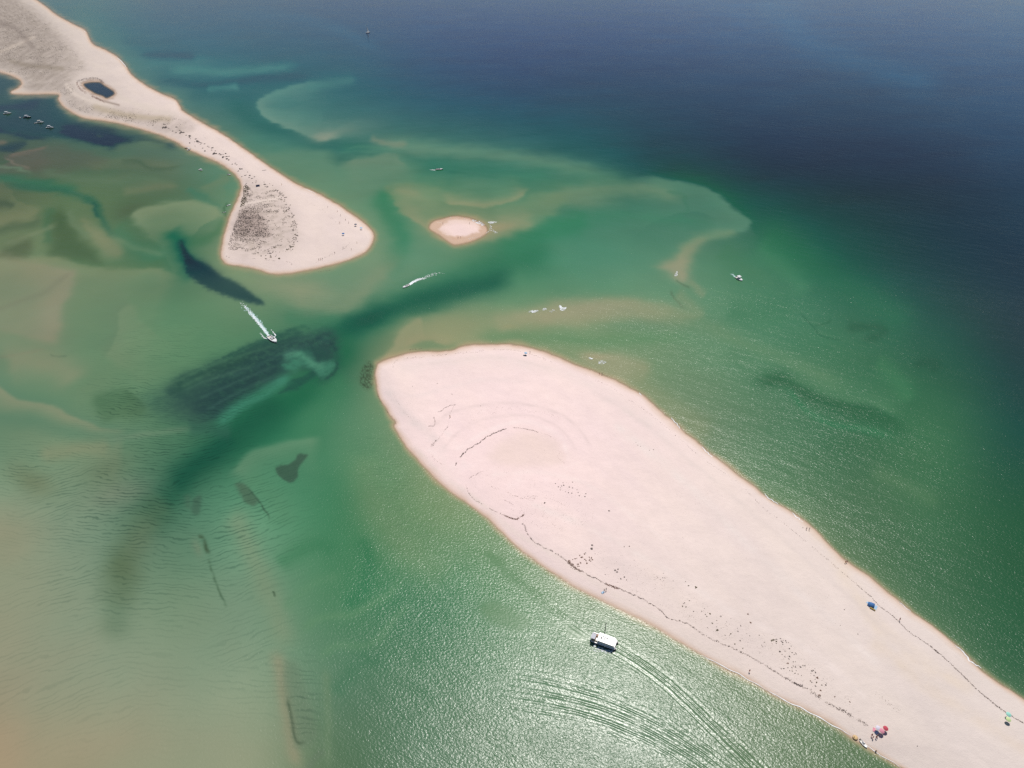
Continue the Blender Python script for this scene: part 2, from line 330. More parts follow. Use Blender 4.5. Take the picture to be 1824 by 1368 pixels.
 # --- seagrass beds --------------------------------------------------------
 ('P',[(322,430),(330,442),(345,460),(372,473),(392,490),(420,502),(448,522),(470,541),(440,538),(405,528),(375,516),(345,498),(331,484),(329,464)],3.2,(40,70,72),.92,'g'),
 ('P',[(366,493),(330,470),(345,462),(372,476),(392,494)],9,(34,58,68),.5),
 ('P',[(515,584),(522,584),(540,595),(520,612),(470,625),(400,640),(440,615),(480,600)],3,(50,92,78),.85,'s'),
 ('P',[(298,700),(312,682),(340,665),(380,645),(420,632),(460,615),(500,605),(540,598),(580,588),(598,596),(602,618),(602,640),(597,655),(585,668),(572,676),(560,664),(545,655),(520,660),(495,680),(470,690),(430,712),(395,738),(370,748),(350,738),(335,722),(318,712)],9,(44,73,71),.94,'s'),
 ('P',[(260,712),(300,690),(345,668),(380,668),(360,720),(350,752),(320,752),(285,740)],16,(58,92,80),.7,'s'),
 ('P',[(365,750),(330,740),(310,720),(350,700),(420,672),(480,640),(520,640),(470,680),(420,715)],18,(42,64,69),.4),
 ('P',[(312,682),(360,660),(440,628),(430,645),(370,672),(320,700)],7,(48,84,70),.5,'s'),
 ('P',[(512,658),(500,650),(520,635),(540,624),(556,628),(565,645),(590,640),(600,650),(585,668),(570,672),(556,658),(540,652),(525,662)],4,(66,126,102),.92,'s'),
 ('S',[(500,640),(520,630),(545,635),(560,650),(585,655)],7,(84,142,116),.7,'s'),
 ('S',[(566,612),(580,604),(585,615)],5,(60,106,92),.5,'s'),
 ('S',[(525,665),(500,680),(470,700),(430,722),(400,745),(380,765)],10,(66,132,108),.85,'s'),
 ('P',[(498,700),(520,680),(545,668),(556,658),(562,668),(545,682),(530,695),(512,698)],3,(40,82,72),.85,'s'),
 ('S',[(598,640),(600,655),(590,668),(575,678)],3,(38,76,68),.8,'s'),
 ('S',[(520,585),(545,582),(552,590)],3,(50,96,78),.6,'g'),
 ('S',[(318,700),(360,682),(410,664),(455,650)],2.8,(78,118,98),0.41,'s'),
 ('S',[(330,672),(380,650),(440,630),(500,612)],3.2,(74,118,92),0.45,'s'),
 ('S',[(345,714),(400,690),(450,668),(500,650)],2.6,(70,108,96),0.38,'s'),
 ('S',[(360,735),(410,706),(460,682),(500,668)],2.8,(72,112,100),0.34,'s'),
 ('S',[(400,676),(450,655),(520,622),(560,612)],2.8,(66,104,94),0.34,'s'),
 ('S',[(320,690),(350,676),(380,664)],3.5,(84,124,98),0.38,'s'),
 ('S',[(470,640),(520,610),(570,600)],2.5,(62,100,88),0.30,'s'),
 ('S',[(560,600),(590,612),(600,632)],3,(36,66,66),.5,'s'),
 ('P',[(540,622),(560,616),(580,622),(585,640),(565,642),(548,636)],3,(42,78,72),.55,'s'),
 ('P',[(490,833),(500,830),(514,826),(524,818),(535,809),(548,810),(540,822),(531,836),(530,850),(520,858),(510,858),(499,850),(492,842)],1.6,(62,92,76),.92,'g'),
 ('P',[(420,863),(430,860),(440,866),(452,880),(460,892),(452,902),(440,896),(430,885),(424,874)],3,(76,104,84),.85,'g'),
 ('S',[(440,868),(455,885),(468,902),(478,918),(480,930)],1.8,(58,88,70),.7,'g'),
 ('P',[(344,890),(357,882),(358,895),(354,916),(342,914)],3,(66,96,80),.7,'g'),
 ('P',[(330,885),(338,884),(338,905),(330,900)],3,(72,102,84),.5,'g'),
 ('S',[(350,957),(360,958),(368,975),(372,990)],4,(62,82,62),.8,'g'),
 ('S',[(371,990),(374,1008),(380,1025),(386,1042),(396,1065),(405,1085)],2.4,(70,98,76),.7,'g'),
 ('B',352,975,9,18,-15,(128,136,112),.4),
 ('S',[(486,1052),(490,1058),(490,1064)],1.8,(58,80,60),.7,'g'),
 ('P',[(641,672),(646,656),(655,645),(664,648),(668,662),(665,682),(658,693),(648,692),(642,684)],2.5,(44,62,48),.85,'k'),
]
_b = np.array(BASE, float)
_b[5:, 0:4] *= np.array([.985, 1.045, 1.03]); _b[4, 0:3] *= np.array([.95, 1.01, 1.0])
BASE = _b
def smooth_edge(v, w): return 1/(1+np.exp(-np.clip(v/w, -30, 30)))

def water_look(X, Y, WX, WY, nearshore):
    """sRGB (0..1) of the water body at chart points; WX,WY are the same points in metres"""
    n = len(X)
    xi = np.interp(X, BASEX, range(13)); yi = np.interp(Y, [152*i for i in range(10)], range(10))
    A = np.array(BASE, float)
    A = np.vstack([A[:1], A, A[-1:]]); A = np.concatenate([A[:, :1], A, A[:, -1:]], 1)
    ix = np.minimum(xi.astype(int), 11); iy = np.minimum(yi.astype(int), 8); fx = xi-ix; fy = yi-iy
    def cw(f): return [-.5*f+f*f-.5*f**3, 1-2.5*f*f+1.5*f**3, .5*f+2*f*f-1.5*f**3, -.5*f*f+.5*f**3]
    wx = cw(fx); wy = cw(fy); C = np.zeros((n, 3))
    for a in range(4):
        for b in range(4): C += (wx[b]*wy[a])[:, None]*A[iy+a, ix+b]
    fade_s = np.ones(n)
    # gentle domain warp, sized in metres, so no outline is ruler-clean
    sc = 1.0/np.maximum(mpp(X, np.maximum(Y, -100)), .05)
    w1 = fbm(WX/26, WY/26, 4, 3); w2 = fbm(WX/26, WY/26, 4, 9)
    xw = X+w1*4.5*np.minimum(sc*1.2, 2.2); yw = Y+w2*3.2*np.minimum(sc*1.2, 2.2)
    w3 = fbm(WX/5, WY/5, 4, 13); w4 = fbm(WX/5, WY/5, 4, 19)
    # streaks along the tidal flow (through the channel)
    ang = math.radians(20)
    fl = (X*math.cos(ang)-Y*math.sin(ang)); fc = (X*math.sin(ang)+Y*math.cos(ang)*1.0)
    ang2 = math.radians(24); 
    st = fbm(fl/70, (X*math.sin(ang2)+Y*math.cos(ang2))/4.5+w3*.8, 4, 31)
    for f in FE:
        k = f[0]
        if k == 'B':
            _, cx, cy, rx, ry, rot, col, al = f; r = math.radians(rot); m = (np.abs(X-cx) < 2.6*max(rx, ry)) & (np.abs(Y-cy) < 2.6*max(rx, ry))
            x = xw[m]-cx; y = yw[m]-cy; u = (x*math.cos(r)+y*math.sin(r))/rx; v = (-x*math.sin(r)+y*math.cos(r))/ry
            a = np.exp(-(u*u+v*v))*al
        else:
            pts = f[1]; P = spline(pts, k == 'P', 5)
            w = f[3] if k == 'E' else f[2]
            mg = w*3.2+14
            m = (X > P[:, 0].min()-mg) & (X < P[:, 0].max()+mg) & (Y > P[:, 1].min()-mg) & (Y < P[:, 1].max()+mg)
            if not m.any(): continue
            fl_ = f[-1] if isinstance(f[-1], str) else ''
            x = xw[m]; y = yw[m]
            if fl_: x = X[m]+w3[m]*3.0; y = Y[m]+w4[m]*2.4
            if k == 'P':
                col, al = f[3], f[4]; d = sdf(x, y, P)
                if fl_ == 's': d = d+st[m]*6
                if fl_ == 'g': d = d+w3[m]*2.5
                a = smooth_edge(d, w*.5)*al
                if fl_ == 's': a = a*np.clip(1+st[m]*.22, 0, 1.0)*np.clip(.93+.55*w3[m]+.3*fbm(WX[m]/2.2, WY[m]/2.2, 2, 88), .25, 1)
                if fl_ == 'k': a = a*sst(-.25, .45, fbm(X[m]/2.2, Y[m]/3.6, 3, 77)+.12)
            elif k == 'S':
                col, al = f[3], f[4]; d, _, t = seg_dist(x, y, P)
                a = np.exp(-(d/w)**2)*al*sst(0, .14, t)*sst(0, .18, 1-t)
                if fl_ == 's': a = a*np.clip(.9+st[m]*.9, 0, 1)
                if fl_ == 'g': a = a*np.clip(.8+w3[m]*1.2, 0, 1)
            else:
                _, _, sd, w, col, al, edge, tp = f[:8]
                d, s, t = seg_dist(x, y, P); s = s*d*sd
                a = al*smooth_edge(s, edge*.6)*np.exp(-np.maximum(s, 0)/w)*sst(0, tp, t)*sst(0, tp, 1-t)
        C[m] += (np.array(col, float)-C[m])*a[:, None]
    lg = (sst(470, 380, X)*sst(235, 285, Y)*sst(520, 450, Y)*.38)[:, None]
    C = C+(C-np.array([97, 121, 97.]))*lg
    # soft mottling of the bed
    mo = fbm(WX/60, WY/60, 5, 51)
    C *= (1+.045*mo)[:, None]
    C[:, 0] *= 1+.03*fbm(WX/35, WY/35, 3, 61)
    off = sst(480, 250, Y)*sst(500, 800, X)      # wind lanes and swell on the open sea
    C *= (1+off*(.05*fbm(WX/240+WY/500, WY/60-WX/300, 4, 111)+.035*fbm(WX/60, WY/14-WX/70, 3, 113)))[:, None]
    # tan shallows along every beach
    d = nearshore
    sh = np.exp(-np.maximum(d, 0)/24.)*.36*np.clip((X+200)/400, .3, 1)
    left = sst(760, 560, X-(Y-650)*.9)
    C += (np.array([150, 154, 118.])-C)*sh[:, None]
    s2 = sst(13, 2, d+w1*6)*.6
    C += (np.array([176, 158, 124.])-C)*s2[:, None]
    s3 = sst(7.0, .5, d+w1*3.5)*.62
    C += (np.array([190, 164, 136.])-C)*s3[:, None]
    return np.clip(C/255., 0, 1)

def ripple_amp(X, Y):
    """how strongly sand ripples on the bed show"""
    a = np.zeros(len(X))
    def blob(cx, cy, rx, ry, v, rot=0):
        nonlocal a
        r = math.radians(rot); x = X-cx; y = Y-cy; u = (x*math.cos(r)+y*math.sin(r))/rx; w = (-x*math.sin(r)+y*math.cos(r))/ry
        a = np.maximum(a, v*np.exp(-(u*u+w*w)))
    blob(240, 900, 190, 120, 1.0); blob(300, 800, 120, 60, 1.); blob(240, 720, 75, 55, 1.0); blob(400, 740, 90, 40, .9, -35)
    blob(430, 950, 90, 120, .9, 20); blob(60, 840, 90, 50, .8); blob(220, 1040, 200, 80, .6); blob(540, 560, 120, 60, .25)
    blob(300, 620, 120, 50, .5); blob(120, 1200, 260, 120, .26); blob(460, 1160, 110, 110, .36); blob(700, 860, 50, 130, .4, -30); blob(540, 1240, 30, 90, .6)
    return a

def land_look(X, Y, WX, WY, d, which):
    """d: chart distance inland from the waterline"""
    n = len(X)
    if which == 'isle':
        base = np.array([238, 222, 214.])*np.ones((n, 1))
        pk = np.exp(-(((X-900)/330)**2+((Y-800)/260)**2)); base += (np.array([255, 229, 226.])-base)*pk[:, None]
        gr = sst(1300, 1800, X)*.9; base += (np.array([229, 216, 209.])-base)*gr[:, None]
    elif which == 'spit':
        base = np.array([236, 218, 210.])*np.ones((n, 1))
        far = sst(400, 0, X); base += (np.array([212, 200, 190.])-base)*far[:, None]  # sand greys toward the far end: distance haze put into its colour
    else:
        base = np.array([250, 224, 217.])*np.ones((n, 1)); base += (np.array([208,172,146.])-base)*(sst(.75, 1.15, ((X-819)/38)**2+((Y-406+(X-819)*.02)/15.5)**2+.5*fbm(WX/9, WY/9, 3, 8))*.85)[:, None]
    m1 = fbm(WX/45, WY/45, 5, 5); m2 = fbm(WX/9, WY/9, 5, 15); m3 = fbm(WX*.05+WY*.03, WX*-.012+WY*.012, 4, 25)
    base *= (1+.026*m1+.020*m2+.022*m3)[:, None]; base[:, 2] *= 1-.012*m3
    if which == 'isle':
        # damp flat and old high-water hollows
        P = spline([(880,800),(900,780),(940,768),(975,775),(1000,800),(998,825),(960,832),(900,828),(870,815)], True)
        dd = sdf_big(X+m2*6, Y+m1*6, P, 40); base += (np.array([236,214,200.])-base)*(smooth_edge(dd, 4)*.42)[:, None]
        for pth, w, c, al in (([(1450,930),(1560,1110),(1660,1190),(1720,1220)],16,(230,212,192),.4),([(1560,1150),(1680,1240),(1760,1290),(1824,1330)],12,(226,208,190),.45),
                              ([(720,655),(850,640),(990,660),(1100,710),(1200,790)],10,(236,220,214),.4),([(1080,1000),(1130,1020),(1200,1045)],14,(222,206,200),.3),
                              ([(1190,1060),(1280,1120),(1400,1170),(1470,1240)],18,(228,212,204),.35),([(690,690),(715,730),(760,770),(790,800)],9,(226,212,208),.5),
                              ([(1500,1330),(1620,1330),(1720,1368)],16,(214,200,194),.4),
                              ([(760,770),(800,738),(860,722),(940,722),(1010,745),(1050,790)],3.0,(226,206,202),.45),([(790,800),(830,760),(880,742),(950,742),(1000,765),(1025,800)],2.5,(228,208,204),.4),
                              ([(815,800),(850,778),(900,755),(950,753),(1000,780),(1012,815)],4,(255,236,232),.5),([(880,845),(960,842),(1040,860),(1110,905),(1180,960)],4,(252,234,228),.45),
                              ([(1060,700),(1130,740),(1200,800),(1290,870),(1370,940),(1450,1010),(1540,1090),(1640,1180)],5,(222,208,202),.35),([(1100,760),(1200,840),(1320,960),(1420,1050),(1560,1180)],8,(240,228,222),.4),
                              ([(950,900),(1050,940),(1160,1000),(1290,1080),(1430,1150),(1540,1240)],6,(244,230,224),.4),([(700,700),(745,705),(800,690),(860,676),(930,680)],4,(240,222,218),.4),
                              ([(720,640),(760,650),(830,640),(900,638),(980,655)],3,(232,214,208),.35),([(740,800),(790,850),(850,890),(910,940),(990,990),(1080,1050),(1200,1120),(1330,1195),(1480,1270)],5,(238,222,212),.5)):
            q, _, _ = seg_dist(X+m2*5, Y+m1*5, spline(pth)); base += (np.array(c, float)-base)*(np.exp(-(q/w)**2)*al*np.clip(.75+1.2*m2, .1, 1.2))[:, None]
    if which == 'spit':
        # scrub-covered dune: grey brown litter and dry stems between tufts
        dune = spline([(436,330),(450,322),(470,330),(500,340),(512,362),(524,392),(530,420),(518,445),(480,455),(440,455),(412,448),(410,430),(416,408),(424,382),(432,350)], True)
        dd = sdf_big(X+m2*9, Y+m1*7, dune, 60); v = smooth_edge(dd, 6)*(.3+.3*sst(-.1, .35, m2))
        base += (np.array([176,162,150.])-base)*v[:, None]
        core = spline([(424,388),(438,372),(462,380),(472,398),(480,415),(470,422),(440,420),(418,415)], True)
        dd = sdf_big(X+m2*5, Y+m1*5, core, 50); v = smooth_edge(dd, 4)*.7
        base += (np.array([168,150,142.])-base)*v[:, None]
        trail = spline([(425,366),(440,362),(470,358),(496,352)])
        q, _, _ = seg_dist(X, Y, trail); base += (np.array([232,216,205.])-base)*(np.exp(-(q/3)**2)*.9)[:, None]
        far = spline([(-900,-60),(-300,-40),(20,-25),(35,0),(62,20),(90,45),(118,72),(140,100),(150,118),(140,128),(128,150),(150,172),(190,188),(250,198),(330,212),(345,225),(330,240),(300,238),(250,222),(180,208),(140,196),(120,182),(110,166),(60,160),(45,154),(52,144),(30,132),(0,120),(-300,80),(-900,0)], True)
        dd = sdf_big(X+m2*9, Y+m1*6, far, 60); st = fbm(WX/8+WY/60, WY/40, 5, 41)
        v = smooth_edge(dd, 5)*(.62+.5*st)
        base += (np.array([150,138,128.])-base)*np.clip(v*(.55+.45*sst(170, 60, X)), 0, .95)[:, None]
        for pth, w, c, al in (([(-20,100),(10,88),(30,80),(60,66)],3,(206,192,178),.8),([(0,40),(25,50),(60,85)],5,(138,126,118),.5),([(20,110),(60,118),(110,122)],4,(140,128,112),.5),
                              ([(170,190),(230,206),(300,212)],6,(186,170,144),.6),([(200,165),(240,185),(310,205)],5,(222,208,196),.6),([(118,150),(130,165),(160,180),(200,188)],4,(222,208,196),.8)):
            q, _, _ = seg_dist(X+m2*3, Y+m1*3, spline(pth)); base += (np.array(c, float)-base)*(np.exp(-(q/w)**2)*al)[:, None]
        dd = sdf_big(X, Y, PONDS, 30); base += (np.array([92,76,66.])-base)*(smooth_edge(dd+2.6+m2*6-sst(160,200,X)*2.5, 1.2)*.8)[:, None]
        base += (np.array([120,100,86.])-base)*(smooth_edge(dd+1, .8)*.5)[:, None]
        q, _, _ = seg_dist(X, Y, spline([(172,175),(186,180),(200,184),(212,187)])); base += (np.array([130,112,100.])-base)*(np.exp(-(q/1.6)**2)*.6)[:, None]
    # beach face: pale dry berm, faint along-shore lines, wet sand at the edge
    ln = np.sin(d*1.1+m1*4)*.5+.5
    base *= (1-.012*ln*sst(30, 8, d)*sst(-.3,.3,m2))[:, None]
    wd = {'isle': 6, 'spit': 3.5, 'bank': 9}[which]*(1+.9*np.clip(m1+.5*fbm(WX/18, WY/18, 3, 45), -.6, .9))
    base += (np.array([222,196,176.])-base)*(sst(wd*1.8, wd*.4, d+m1*2)*.4)[:, None]
    base += (np.array([208,178,154.])-base)*(sst(wd*.7, -wd*.2, d+m2*1.5)*.62)[:, None]
    return np.clip(base/255., 0, 1)
# ---------------------------------------------------------------- helpers
COL = S.collection
def tag(o, label=None, cat=None, group=None, kind=None):
    if label: o['label'] = label
    if cat: o['category'] = cat
    if group: o['group'] = group
    if kind: o['kind'] = kind
    return o
def lin(c):
    c = np.asarray(c, float); return np.where(c <= .04045, c/12.92, ((c+.055)/1.055)**2.4)
def mesh_np(name, V, F, mats, smooth=False, kind_quads=True):
    me = bpy.data.meshes.new(name); nv = len(V); nf = len(F)
    me.vertices.add(nv); me.vertices.foreach_set('co', np.asarray(V, np.float32).ravel())
    k = F.shape[1]
    me.loops.add(nf*k); me.loops.foreach_set('vertex_index', F.astype(np.int32).ravel())
    me.polygons.add(nf); me.polygons.foreach_set('loop_start', np.arange(0, nf*k, k, dtype=np.int32))
    try: me.polygons.foreach_set('loop_total', np.full(nf, k, dtype=np.int32))
    except Exception: pass
    me.update(calc_edges=True)
    if smooth: me.polygons.foreach_set('use_smooth', np.ones(nf, bool))
    for m in mats: me.materials.append(m)
    return me
def attr(me, name, typ, arr):
    a = me.attributes.new(name, typ, 'POINT')
    if typ == 'FLOAT_COLOR':
        c = np.ones((len(arr), 4), np.float32); c[:, :3] = arr; a.data.foreach_set('color', c.ravel())
    else: a.data.foreach_set('value', np.asarray(arr, np.float32))
def link(name, me, parent=None, loc=None):
    o = bpy.data.objects.new(name, me); COL.objects.link(o)
    if parent is not None: o.parent = parent
    if loc is not None: o.location = loc
    return o
def newmat(name):
    m = bpy.data.materials.new(name); m.use_nodes = True; t = m.node_tree; t.nodes.clear()
    o = t.nodes.new('ShaderNodeOutputMaterial'); return m, t, o
class N:
    """tiny node helper"""
    def __init__(s, t): s.t = t
    def __call__(s, typ, ins=None, **kw):
        n = s.t.nodes.new(typ)
        for k, v in kw.items(): setattr(n, k, v)
        for k, v in (ins or {}).items():
            if isinstance(v, bpy.types.NodeSocket): s.t.links.new(v, n.inputs[k])
            else: n.inputs[k].default_value = v
        return n
    def math(s, op, a, b=0.0, c=0.0, clamp=False):
        n = s('ShaderNodeMath', {0: a, 1: b, 2: c}, operation=op); n.use_clamp = clamp; return n.outputs[0]
    def attr(s, name, fac=True):
        n = s('ShaderNodeAttribute', attribute_name=name); return n.outputs['Fac'] if fac else n.outputs['Color']
    def pos(s): return s('ShaderNodeNewGeometry').outputs['Position']
    def mapv(s, v, sc=(1, 1, 1), rot=0.0, loc=(0, 0, 0)):
        a = s('ShaderNodeMapping', {0: v, 1: loc, 2: (0, 0, rot), 3: (1, 1, 1)}).outputs[0]
        return s('ShaderNodeVectorMath', {0: a, 1: sc}, operation='MULTIPLY').outputs[0]
    def noise(s, v, scale=1.0, detail=2.0, rough=.5, dist=0.0, dim='3D'):
        return s('ShaderNodeTexNoise', {'Vector': v, 'Scale': scale, 'Detail': detail, 'Roughness': rough, 'Distortion': dist}, noise_dimensions=dim).outputs[0]
    def mr(s, v, a, b, c=0.0, d=1.0):
        n = s('ShaderNodeMapRange', {0: v, 1: a, 2: b, 3: c, 4: d}); n.interpolation_type = 'SMOOTHSTEP'; return n.outputs[0]
    def mix(s, f, a, b, mode='MIX'):
        n = s('ShaderNodeMix', data_type='RGBA', blend_type=mode)
        for k, v in ((0, f), (6, a), (7, b)):
            if isinstance(v, bpy.types.NodeSocket): s.t.links.new(v, n.inputs[k])
            else: n.inputs[k].default_value = v if k == 0 else (tuple(v)+(1,))[:4]
        return n.outputs[2]

KW = np.array([1.213, 1.227, 1.26])     # light a flat diffuse surface returns per unit albedo, under this sun and sky
# ---------------------------------------------------------------- water material
m_water, t, o = newmat('sea_water'); n = N(t)
P0 = n.pos()
bedc = n.attr('bed', False); rip = n.attr('ripple'); calm = n.attr('calm'); cov = n.attr('cover')
# sand ripples on the bed, seen through the water
wv = n.noise(n.mapv(P0, (.045, .045, 1)), 1.0, 3.0, .55)
wv2 = n('ShaderNodeTexNoise', {'Vector': P0, 'Scale': .09, 'Detail': 2.0}).outputs['Color']
wvv = n('ShaderNodeVectorMath', {0: wv2, 1: (.5, .5, .5)}, operation='SUBTRACT').outputs[0]
wvs = n('ShaderNodeVectorMath', {0: wvv, 1: (9.0, 9.0, 0)}, operation='MULTIPLY').outputs[0]
pw = n('ShaderNodeVectorMath', {0: P0, 1: wvs}, operation='ADD').outputs[0]
sel = n.mr(n.noise(n.mapv(P0, (.012, .012, 1)), 1.0, 1.0), .46, .54)
def train_of_ripples(rot, lam, seed):
    q = n.mapv(P0, (1, 1, 1), math.radians(rot), (seed, seed*.7, 0))
    yy = n('ShaderNodeSeparateXYZ', {0: q}).outputs[1]
    wa = n.noise(n.mapv(q, (.035, .05, 1)), 1.0, 2.0, .5); wb = n.noise(n.mapv(q, (.16, .22, 1)), 1.0, 2.0, .55)
    ph = n.math('ADD', n.math('MULTIPLY', yy, 2*math.pi/lam), n.math('ADD', n.math('MULTIPLY', wa, 30.0), n.math('MULTIPLY', wb, 10.5)))
    cut = n.mr(n.noise(n.mapv(q, (.10, .34, 1)), 1.0, 2.0, .5), .36, .58)
    return n.math('MULTIPLY', n.mr(n.math('SINE', ph), .15, 1.0), cut)
ra = train_of_ripples(5, 2.1, 0.0); rb = train_of_ripples(-26, 2.4, 31.0)
rr = n('ShaderNodeMix', {0: sel, 2: ra, 3: rb}, data_type='FLOAT').outputs[0]
soft = n.noise(n.mapv(pw, (.06, .18, 1)), 1.0, 3.0, .55)
k1 = n.math('MULTIPLY', n.math('MULTIPLY', rr, rip), .42)
k2 = n.math('MULTIPLY', n.math('MULTIPLY', n.math('SUBTRACT', soft, .5), rip), .22)
mul = n.math('ADD', n.math('SUBTRACT', 1.03, k1), k2)
fine = n.noise(P0, .9, 3.0, .6)
mul2 = n.math('MULTIPLY', mul, n.math('ADD', .965, n.math('MULTIPLY', fine, .07)))
mc = n('ShaderNodeCombineXYZ', {0: n.math('POWER', mul2, 1.25), 1: mul2, 2: mul2}).outputs[0]
colr = n.mix(1.0, bedc, mc, 'MULTIPLY')
# surface waves
wd = n.mapv(P0, (.62, .95, 1), math.radians(28))
h1 = n.noise(wd, 1.45, 1.6, .55, .25)
h2 = n.noise(n.mapv(P0, (.5, .9, 1), math.radians(-38), (7, 3, 0)), 3.6, 2.0, .6)
h3 = n.noise(n.mapv(P0, (.055, .16, 1), math.radians(30)), 1.0, 3.0, .5)
hsum = n.math('ADD', n.math('ADD', n.math('MULTIPLY', n.math('SUBTRACT', h1, .5), .29), n.math('MULTIPLY', n.math('SUBTRACT', h2, .5), .085)), n.math('MULTIPLY', n.math('SUBTRACT', h3, .5), .5))
gust = n.mr(n.noise(n.mapv(P0, (.010, .016, 1), math.radians(20)), 1.0, 3.0, .6), .25, .75, .72, 1.12)
wamp = n.math('MULTIPLY', n.math('ADD', n.attr('amp_a'), n.attr('amp_b')), .30, clamp=True)
hs = n.math('MULTIPLY', n.math('MULTIPLY', hsum, n.math('SUBTRACT', 1.0, wamp)), n.math('MULTIPLY', n.math('SUBTRACT', 1.0, calm), gust))
def wk(ph, am):
    return n.math('MULTIPLY', n.math('SINE', n.attr(ph)), n.attr(am))
hw = n.math('ADD', wk('wave_a', 'amp_a'), wk('wave_b', 'amp_b'))
ht = n.math('ADD', hs, n.math('MULTIPLY', hw, .05))
bump = n('ShaderNodeBump', {'Strength': 1.0, 'Distance': .62, 'Height': ht})
bs = n('ShaderNodeBsdfPrincipled', {'Base Color': colr, 'Roughness': .25, 'IOR': 1.33, 'Normal': bump.outputs[0]})
# the light coming up out of the water does not follow the little waves
dif = n('ShaderNodeBsdfDiffuse', {'Color': colr})
glo = n('ShaderNodeBsdfGlossy', {'Color': (1, 1, 1, 1), 'Roughness': n.math('MULTIPLY', n.math('SUBTRACT', 1.0, n.attr('far_calm')), .25), 'Normal': bump.outputs[0]})
fr = n('ShaderNodeFresnel', {'IOR': 1.33, 'Normal': bump.outputs[0]})
body = n('ShaderNodeMixShader', {0: n.math('MULTIPLY', fr.outputs[0], 1.0), 1: dif.outputs[0], 2: glo.outputs[0]})
t.nodes.remove(bs)
tr = n('ShaderNodeBsdfTransparent')
fin = n('ShaderNodeMixShader', {0: cov, 1: tr.outputs[0], 2: body.outputs[0]})
t.links.new(fin.outputs[0], o.inputs[0])

# ---------------------------------------------------------------- sand material
m_sand, t, o = newmat('beach_sand'); n = N(t)
P0 = n.pos(); c0 = n.attr('sand', False)
f1 = n.noise(P0, .55, 5.0, .62); f2 = n.noise(P0, 2.2, 3.0, .6)
f3 = n.noise(n.mapv(P0, (.05, .22, 1), math.radians(34)), 1.0, 4.0, .6)
k = n.math('ADD', n.math('ADD', .90, n.math('MULTIPLY', f1, .10)), n.math('ADD', n.math('MULTIPLY', f2, .05), n.math('MULTIPLY', f3, .05)))
cc = n.mix(1.0, c0, n('ShaderNodeCombineXYZ', {0: k, 1: k, 2: k}).outputs[0], 'MULTIPLY')
# scattered dry debris specks
vor = n('ShaderNodeTexVoronoi', {'Vector': P0, 'Scale': .55, 'Randomness': 1.0})
den = n.mr(n.noise(P0, .03, 3.0), .50, .66)
sp = n.math('MULTIPLY', n.mr(vor.outputs['Distance'], .16, .07), den)
cc = n.mix(n.math('MULTIPLY', sp, .35), cc, (.30, .24, .21))
bmp = n('ShaderNodeBump', {'Strength': .55, 'Distance': .5, 'Height': n.math('ADD', n.math('MULTIPLY', f1, .5), n.math('MULTIPLY', f2, .25))})
bs = n('ShaderNodeBsdfPrincipled', {'Base Color': cc, 'Roughness': .9, 'Normal': bmp.outputs[0], 'Specular IOR Level': .15})
t.links.new(bs.outputs[0], o.inputs[0])

def plain(name, col, rough=.5, metal=0.0, var=.12, scale=6.0, spec=.5):
    m, t, o = newmat(name); n = N(t)
    f = n.noise(n('ShaderNodeTexCoord').outputs['Object'], scale, 3.0, .6)
    k = n.math('ADD', 1-var/2, n.math('MULTIPLY', f, var))
    c = n.mix(1.0, tuple(col), n('ShaderNodeCombineXYZ', {0: k, 1: k, 2: k}).outputs[0], 'MULTIPLY')
    b = n('ShaderNodeBsdfPrincipled', {'Base Color': c, 'Roughness': rough, 'Metallic': metal, 'Specular IOR Level': spec})
    t.links.new(b.outputs[0], o.inputs[0]); return m

# ---------------------------------------------------------------- relief
def land_z(dm, wx, wy, which):
    """height above the water for a point dm metres inland"""
    lim = {'isle': 1.9, 'spit': 2.2, 'bank': .55}[which]
    z = np.where(dm < 0, dm*.09, lim*(1-np.exp(-np.maximum(dm, 0)/(9.0 if which != 'bank' else 6.0))))
    am = np.clip(dm/18., 0, 1)
    z = z+am*(.35 if which != 'bank' else .1)*fbm(wx/28, wy/28, 4, 71)+am*.12*fbm(wx/5, wy/5, 3, 73)
    if which == 'spit': z = z+np.clip(dm/40., 0, 1)*1.6*np.clip(fbm(wx/40, wy/40, 4, 79)+.2, 0, 1)
    return z
def land_d(X, Y, which, lim=60):
    if which == 'isle': return sdf_big(X, Y, ISLES, lim)
    if which == 'bank': return sdf_big(X, Y, BANKS, lim)
    return np.minimum(sdf_big(X, Y, SPITS, lim), -sdf_big(X, Y, PONDS, lim))
def which_land(x, y):
    X = np.array([float(x)]); Y = np.array([float(y)])
    best = max((('isle'), ('spit'), ('bank')), key=lambda k: land_d(X, Y, k)[0]); return best
def ground(x, y):
    """world point on the ground (or the water) under a chart point"""
    X = np.array([float(x)]); Y = np.array([float(y)])
    k, d = max(((k_, float(land_d(X, Y, k_)[0])) for k_ in ('isle', 'spit', 'bank')), key=lambda q: q[1])
    wx, wy = ch(x, y)
    if d <= 0: return Vector((wx, wy, 0.0))
    z = float(land_z(np.array([d*mpp(x, y)]), np.array([wx]), np.array([wy]), k)[0])
    # the chart is drawn at water level: slide the point so the raised spot keeps its bearing
    f = (ALT-z)/ALT
    return Vector((wx*f, wy*f, z))

